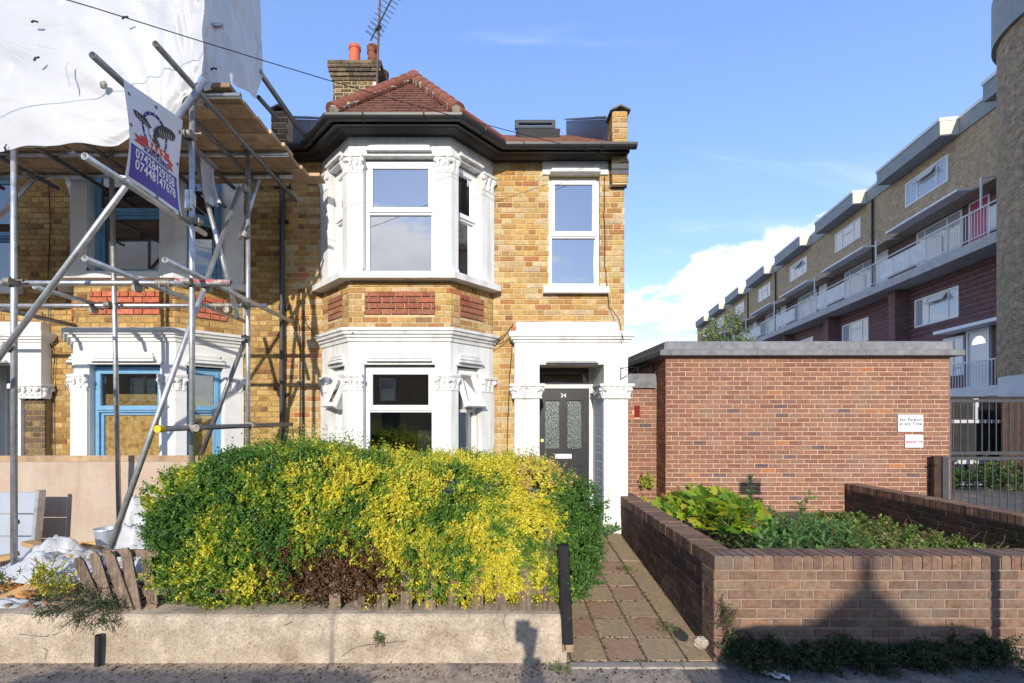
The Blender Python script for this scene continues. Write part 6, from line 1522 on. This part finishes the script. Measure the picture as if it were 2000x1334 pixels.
# round stair tower
TW = empty('stair_tower', (15.5, 11.45, .2), 'round brown brick stair tower with white painted base at the right edge', 'tower'); tc = (15.5, 11.45); rt = 2.05
def drum(z0, z1, r, mt, name, cap=False):
    mb = MB(); n = 72; vs = []; uv = []
    for z in (z0, z1):
        for i in range(n + 1): t = 2 * math.pi * i / n; vs.append((tc[0] + r * math.cos(t), tc[1] + r * math.sin(t), z)); uv.append((t * r, z))
    fs = [(i, i + 1, n + 2 + i, n + 1 + i) for i in range(n)]
    mb.add(vs, fs, None, uv)
    if cap: mb.add([(tc[0] + r * math.cos(2 * math.pi * i / n), tc[1] + r * math.sin(2 * math.pi * i / n), z) for z in (z0, z1) for i in range(n)], [tuple(range(n)), tuple(range(n, 2 * n))])
    o = mb.build(name, mt, TW); [setattr(p_, 'use_smooth', len(p_.vertices) == 4) for p_ in o.data.polygons]; return o
drum(3.0, 12.02, rt, M['uv_tower'], 'brick_drum'); drum(.1, 3.0, rt - .02, M['bwhite'], 'painted_base'); drum(12.02, 13.3, rt + .10, M['flatgrey'], 'concrete_ring', True)
# ---- tree beyond the outbuilding
def tree(c, h, r, nl, label, cols, ls=.13):
    T = empty('tree', c, label, 'tree'); c = Vector(c); mb = MB(); mb.path([c, c + Vector((.05, 0, h * .35)), c + Vector((-.05, .1, h * .6)), c + Vector((0, 0, h * .9))], [.14, .11, .07, .02], 8); tips = []
    for k in range(14):
        b = c + Vector((0, 0, h * R.uniform(.35, .75))); e = b + Vector((R.uniform(-1, 1) * r, R.uniform(-1, 1) * r, R.uniform(.1, .35) * h)); mb.path([b, lerp(b, e, .5) + Vector((0, 0, .1)), e], [.05, .03, .012], 6); tips.append(e)
    mb.build('trunk', M['twig'], T)
    cs = np.array([tuple(t) for t in tips] + [tuple(c + Vector((R.uniform(-.6, .6) * r, R.uniform(-.6, .6) * r, h * R.uniform(.6, 1)))) for _ in range(14)])
    idx = NP.integers(0, len(cs), nl); p = cs[idx] + NP.normal(size=(nl, 3)) * np.array([.22, .22, .2]) * r; d = unit(NP.normal(size=(nl, 3)) + np.array([0, -.2, .5])); cc = np.array(cols)[NP.integers(0, len(cols), nl)]
    a = sprigs(p, d, np.full(nl, .3), 3, np.full(nl, ls), np.full(nl, ls * .5), cc); stuff(leaf_mesh('crown', *a, M['leaf'], T)); return T
tree((9.7, 19.0, .25), 5.1, 1.0, 1100, 'small green tree rising behind the outbuilding roof', [lin(130, 150, 80, 1.4), lin(96, 128, 62, 1.4), lin(160, 175, 100, 1.4)])

# ================================================================== street side behind the camera (throws the foreground shadows, shows in the ground-floor panes)
def car(xc, yc, L, W_, H_, roof0, roof1, label, col):
    cobj = empty('parked_car', (xc, yc, -.13), label, 'car', 'cars parked along the kerb'); f = Frame((xc, yc - W_ / 2, -.14), (1, 0, 0), (0, -1, 0))
    mb = MB(); h0 = H_ * .60
    low = [(-L / 2, .28), (-L / 2 + .05, h0 * .9), (-L / 2 + .25, h0), (L / 2 - .25, h0), (L / 2 - .03, h0 * .85), (L / 2, .3)]
    mb.poly([f.at(u, 0, z) for u, z in low], -f.N * W_); body = mb.build('body', col, cobj)
    g0 = [(roof0 - .35, h0), (roof0, H_ - .03), (roof0 + .2, H_), (roof1 - .2, H_), (roof1, H_ - .03), (roof1 + .4, h0)]; mb = MB(); n = len(g0)
    for ins, u_ in ((0, 0), (.10, 1)): pass
    vs = [f.at(u, -.10 - .07 * (z - h0) / (H_ - h0), z) for u, z in g0] + [f.at(u, -W_ + .04 + .07 * (z - h0) / (H_ - h0) - .02, z) for u, z in g0]
    mb.add(vs, [tuple(range(n)), tuple(range(2 * n - 1, n - 1, -1))] + [(i, (i + 1) % n, n + (i + 1) % n, n + i) for i in range(n)]); mb.build('cabin', col, cobj)
    wn = [(roof0 - .18, h0 + .04), (roof0 + .08, H_ - .12), (roof1 - .08, H_ - .12), (roof1 + .2, h0 + .04)]
    for w_ in (-.085, -W_ + .005): mb = MB(); mb.poly([f.at(u, w_ - (.055 if w_ > -.5 else -.055) * (z - h0) / (H_ - h0) * 1.2, z) for u, z in wn], f.N * .006); mb.build('side_window', M['glass_dim'], cobj)
    for u in (-L * .32, L * .32):
        for w_ in (-.02, -W_ + .2):
            mb = MB(); mb.tube(f.at(u, w_, .31), f.at(u, w_ - .18, .31), .31, 20); wh = mb.build('wheel', M['tyre'], cobj); mb = MB(); mb.tube(f.at(u, w_ + .005, .31), f.at(u, w_ - .185, .31), .2, 14); mb.build('rim', M['alu'], wh)
    for u in (-L / 2, L / 2 - .03):
        for w_ in (-.15, -W_ + .45): mb = MB(); mb.box(f, u - .005, u + .035, w_ - .3, w_, h0 * .62, h0 * .8); mb.build('headlight', M['glass_flat'], cobj)
car(2.9, -1.15, 4.3, 1.72, 1.75, -1.35, .60, 'dark tall car parked at the kerb to the right of the camera', M['car'])
car(-2.6, -1.20, 4.3, 1.70, 1.44, -1.14, 1.42, 'grey low estate car parked at the kerb to the left of the camera', pm('grey_car_paint', (.16, .17, .18), .25, .05, 2, 5, 0, spec=.7))
mb = MB(); mb.tube((-1.62, -1.15, 1.25), (-1.62, -1.2, 2.02), .012, 6, .006); mb.build('aerial', M['iron'], bpy.data.objects['parked_car.001'])
sp = empty('sign_post', (3.78, 2.0, 0), 'street sign pole on the pavement to the right of the camera', 'sign post')
mb = MB(); mb.tube((3.78, 2.0, 0), (3.78, 2.0, 2.80), .036, 12); mb.build('pole', M['galv'], sp); mb = MB(); mb.bevbox(Frame((3.78, 1.96, 0), (1, 0, 0), (0, -1, 0)), -.21, .21, -.005, .005, 2.27, 2.45, .003); mb.bevbox(Frame((3.78, 1.96, 0), (1, 0, 0), (0, -1, 0)), -.18, .18, -.005, .005, 2.50, 2.71, .003); mb.build('plate', M['alu'], sp)
tp = empty('camera_tripod', (-.05, -.14, -.14), 'low tripod with a camera standing at the kerb under the viewpoint', 'tripod')
mb = MB(); mb.bevbox(Frame((-.06, -.10, 1.49), (1, 0, 0), (0, 1, 0)), -.055, .055, -.12, -.01, -.075, .07, .006); mb.tube((-.06, -.11, 1.49), (-.06, -.05, 1.49), .035, 14); mb.build('camera_body', M['iron'], tp)
mb = MB(); mb.tube((-.03, -.14, 1.42), (.0, -.14, 1.30), .04, 10); mb.tube((0, -.14, 1.32), (.03, -.14, 1.50), .038, 10); mb.tube((.0, -.14, 1.30), (.02, -.14, .9), .03, 10); mb.build('head', M['iron'], tp)
for a in (.3, 2.4, 4.5): mb = MB(); mb.tube((.01 + .04 * math.cos(a), -.14 + .04 * math.sin(a), 1.26), (.06 + .30 * math.cos(a), -.14 + .30 * math.sin(a), -.14), .034, 10, .026); mb.build('leg', M['iron'], tp)
def opposite(x0, x1, hipx, label):
    yF = -10.5; O = empty('terraced_house', ((x0 + x1) / 2, yF, 0), label, 'house', 'houses across the street'); f = Frame((0, yF, 0), (1, 0, 0), (0, 1, 0))
    wins = [(x0 + .6, x0 + 1.9, .9, 2.4), (x0 + .6, x0 + 1.9, 2.7, 3.8), (x0 + 2.9, x0 + 3.7, 2.7, 3.8)]; door = (x0 + 3.0, x0 + 3.9, .0, 2.2)
    mb = MB(); mb.panel(f, x0, x1, -.1, 4.2, wins + [door], -.25, 0); mb.build('wall', M['uv_side'], O)
    mb = MB(); mb.add([(x0, yF + .3, 4.15), (x1, yF + .3, 4.15), (x1, yF - 4, 5.7), (x0, yF - 4, 5.7), (x1, yF - 8, 4.15), (x0, yF - 8, 4.15)], [(0, 1, 2, 3), (3, 2, 4, 5)]); mb.box(WORLD, x0, x1, yF - 8, yF - 7.8, -.1, 4.1); mb.build('roof', M['rooftile'], O)
    for h in wins:
        mb = MB(); mb.panel(f, h[0], h[1], h[2], h[3], [(h[0] + .08, h[1] - .08, h[2] + .08, (h[2] + h[3]) / 2 - .03), (h[0] + .08, h[1] - .08, (h[2] + h[3]) / 2 + .03, h[3] - .08)], -.12, -.05); w_ = mb.build('window', M['upvc'], O); mb = MB(); mb.box(f, h[0] + .06, h[1] - .06, -.1, -.09, h[2] + .06, h[3] - .06); mb.build('pane', M['glass_dim'], w_)
    mb = MB(); mb.box(f, *door[:2], -.2, -.12, *door[2:]); mb.build('door', M['door'], O)
    if hipx is not None:
        mb = MB(); mb.box(WORLD, hipx - .7, hipx + .7, yF + .001, yF + .35, 0, 4.56); mb.build('bay', M['white'], O)
        mb = MB(); mb.add([(hipx - .74, yF + .4, 4.55), (hipx + .74, yF + .4, 4.55), (hipx + .74, yF - 1, 4.55), (hipx - .74, yF - 1, 4.55), (hipx, yF - .3, 5.42)], [(0, 1, 4), (1, 2, 4), (2, 3, 4), (3, 0, 4), (0, 3, 2, 1)]); mb.lathe((hipx, yF - .3, 5.34), [(.06, 0), (.06, .2), (.0, .35)], 8); mb.build('bay_roof', M['rooftile'], O)
opposite(-27.8, -22.9, None, 'plain brick terraced house at the far left end across the street'); opposite(-22.9, -18, None, 'plain brick terraced house next to the end house across the street'); opposite(-18, -13.1, None, 'plain brick terraced house across the street farthest to the left'); opposite(-13.1, -8.2, None, 'plain brick terraced house across the street second from the left'); opposite(-8.2, -3.3, None, 'plain brick terraced house across the street to the left'); opposite(-3.3, 1.6 - 1.2, None, 'plain brick terraced house across the street opposite the camera'); opposite(.4, 5.3, 1.70, 'terraced house across the street with white bay and pointed bay roof'); opposite(5.3, 10.2, None, 'plain brick terraced house across the street to the right')
mb = MB(); mb.box(WORLD, -40, 40, -12.5, -8.8, -.3, 0.0); tag(mb.build('far_pavement', M['asphalt']), kind='structure')
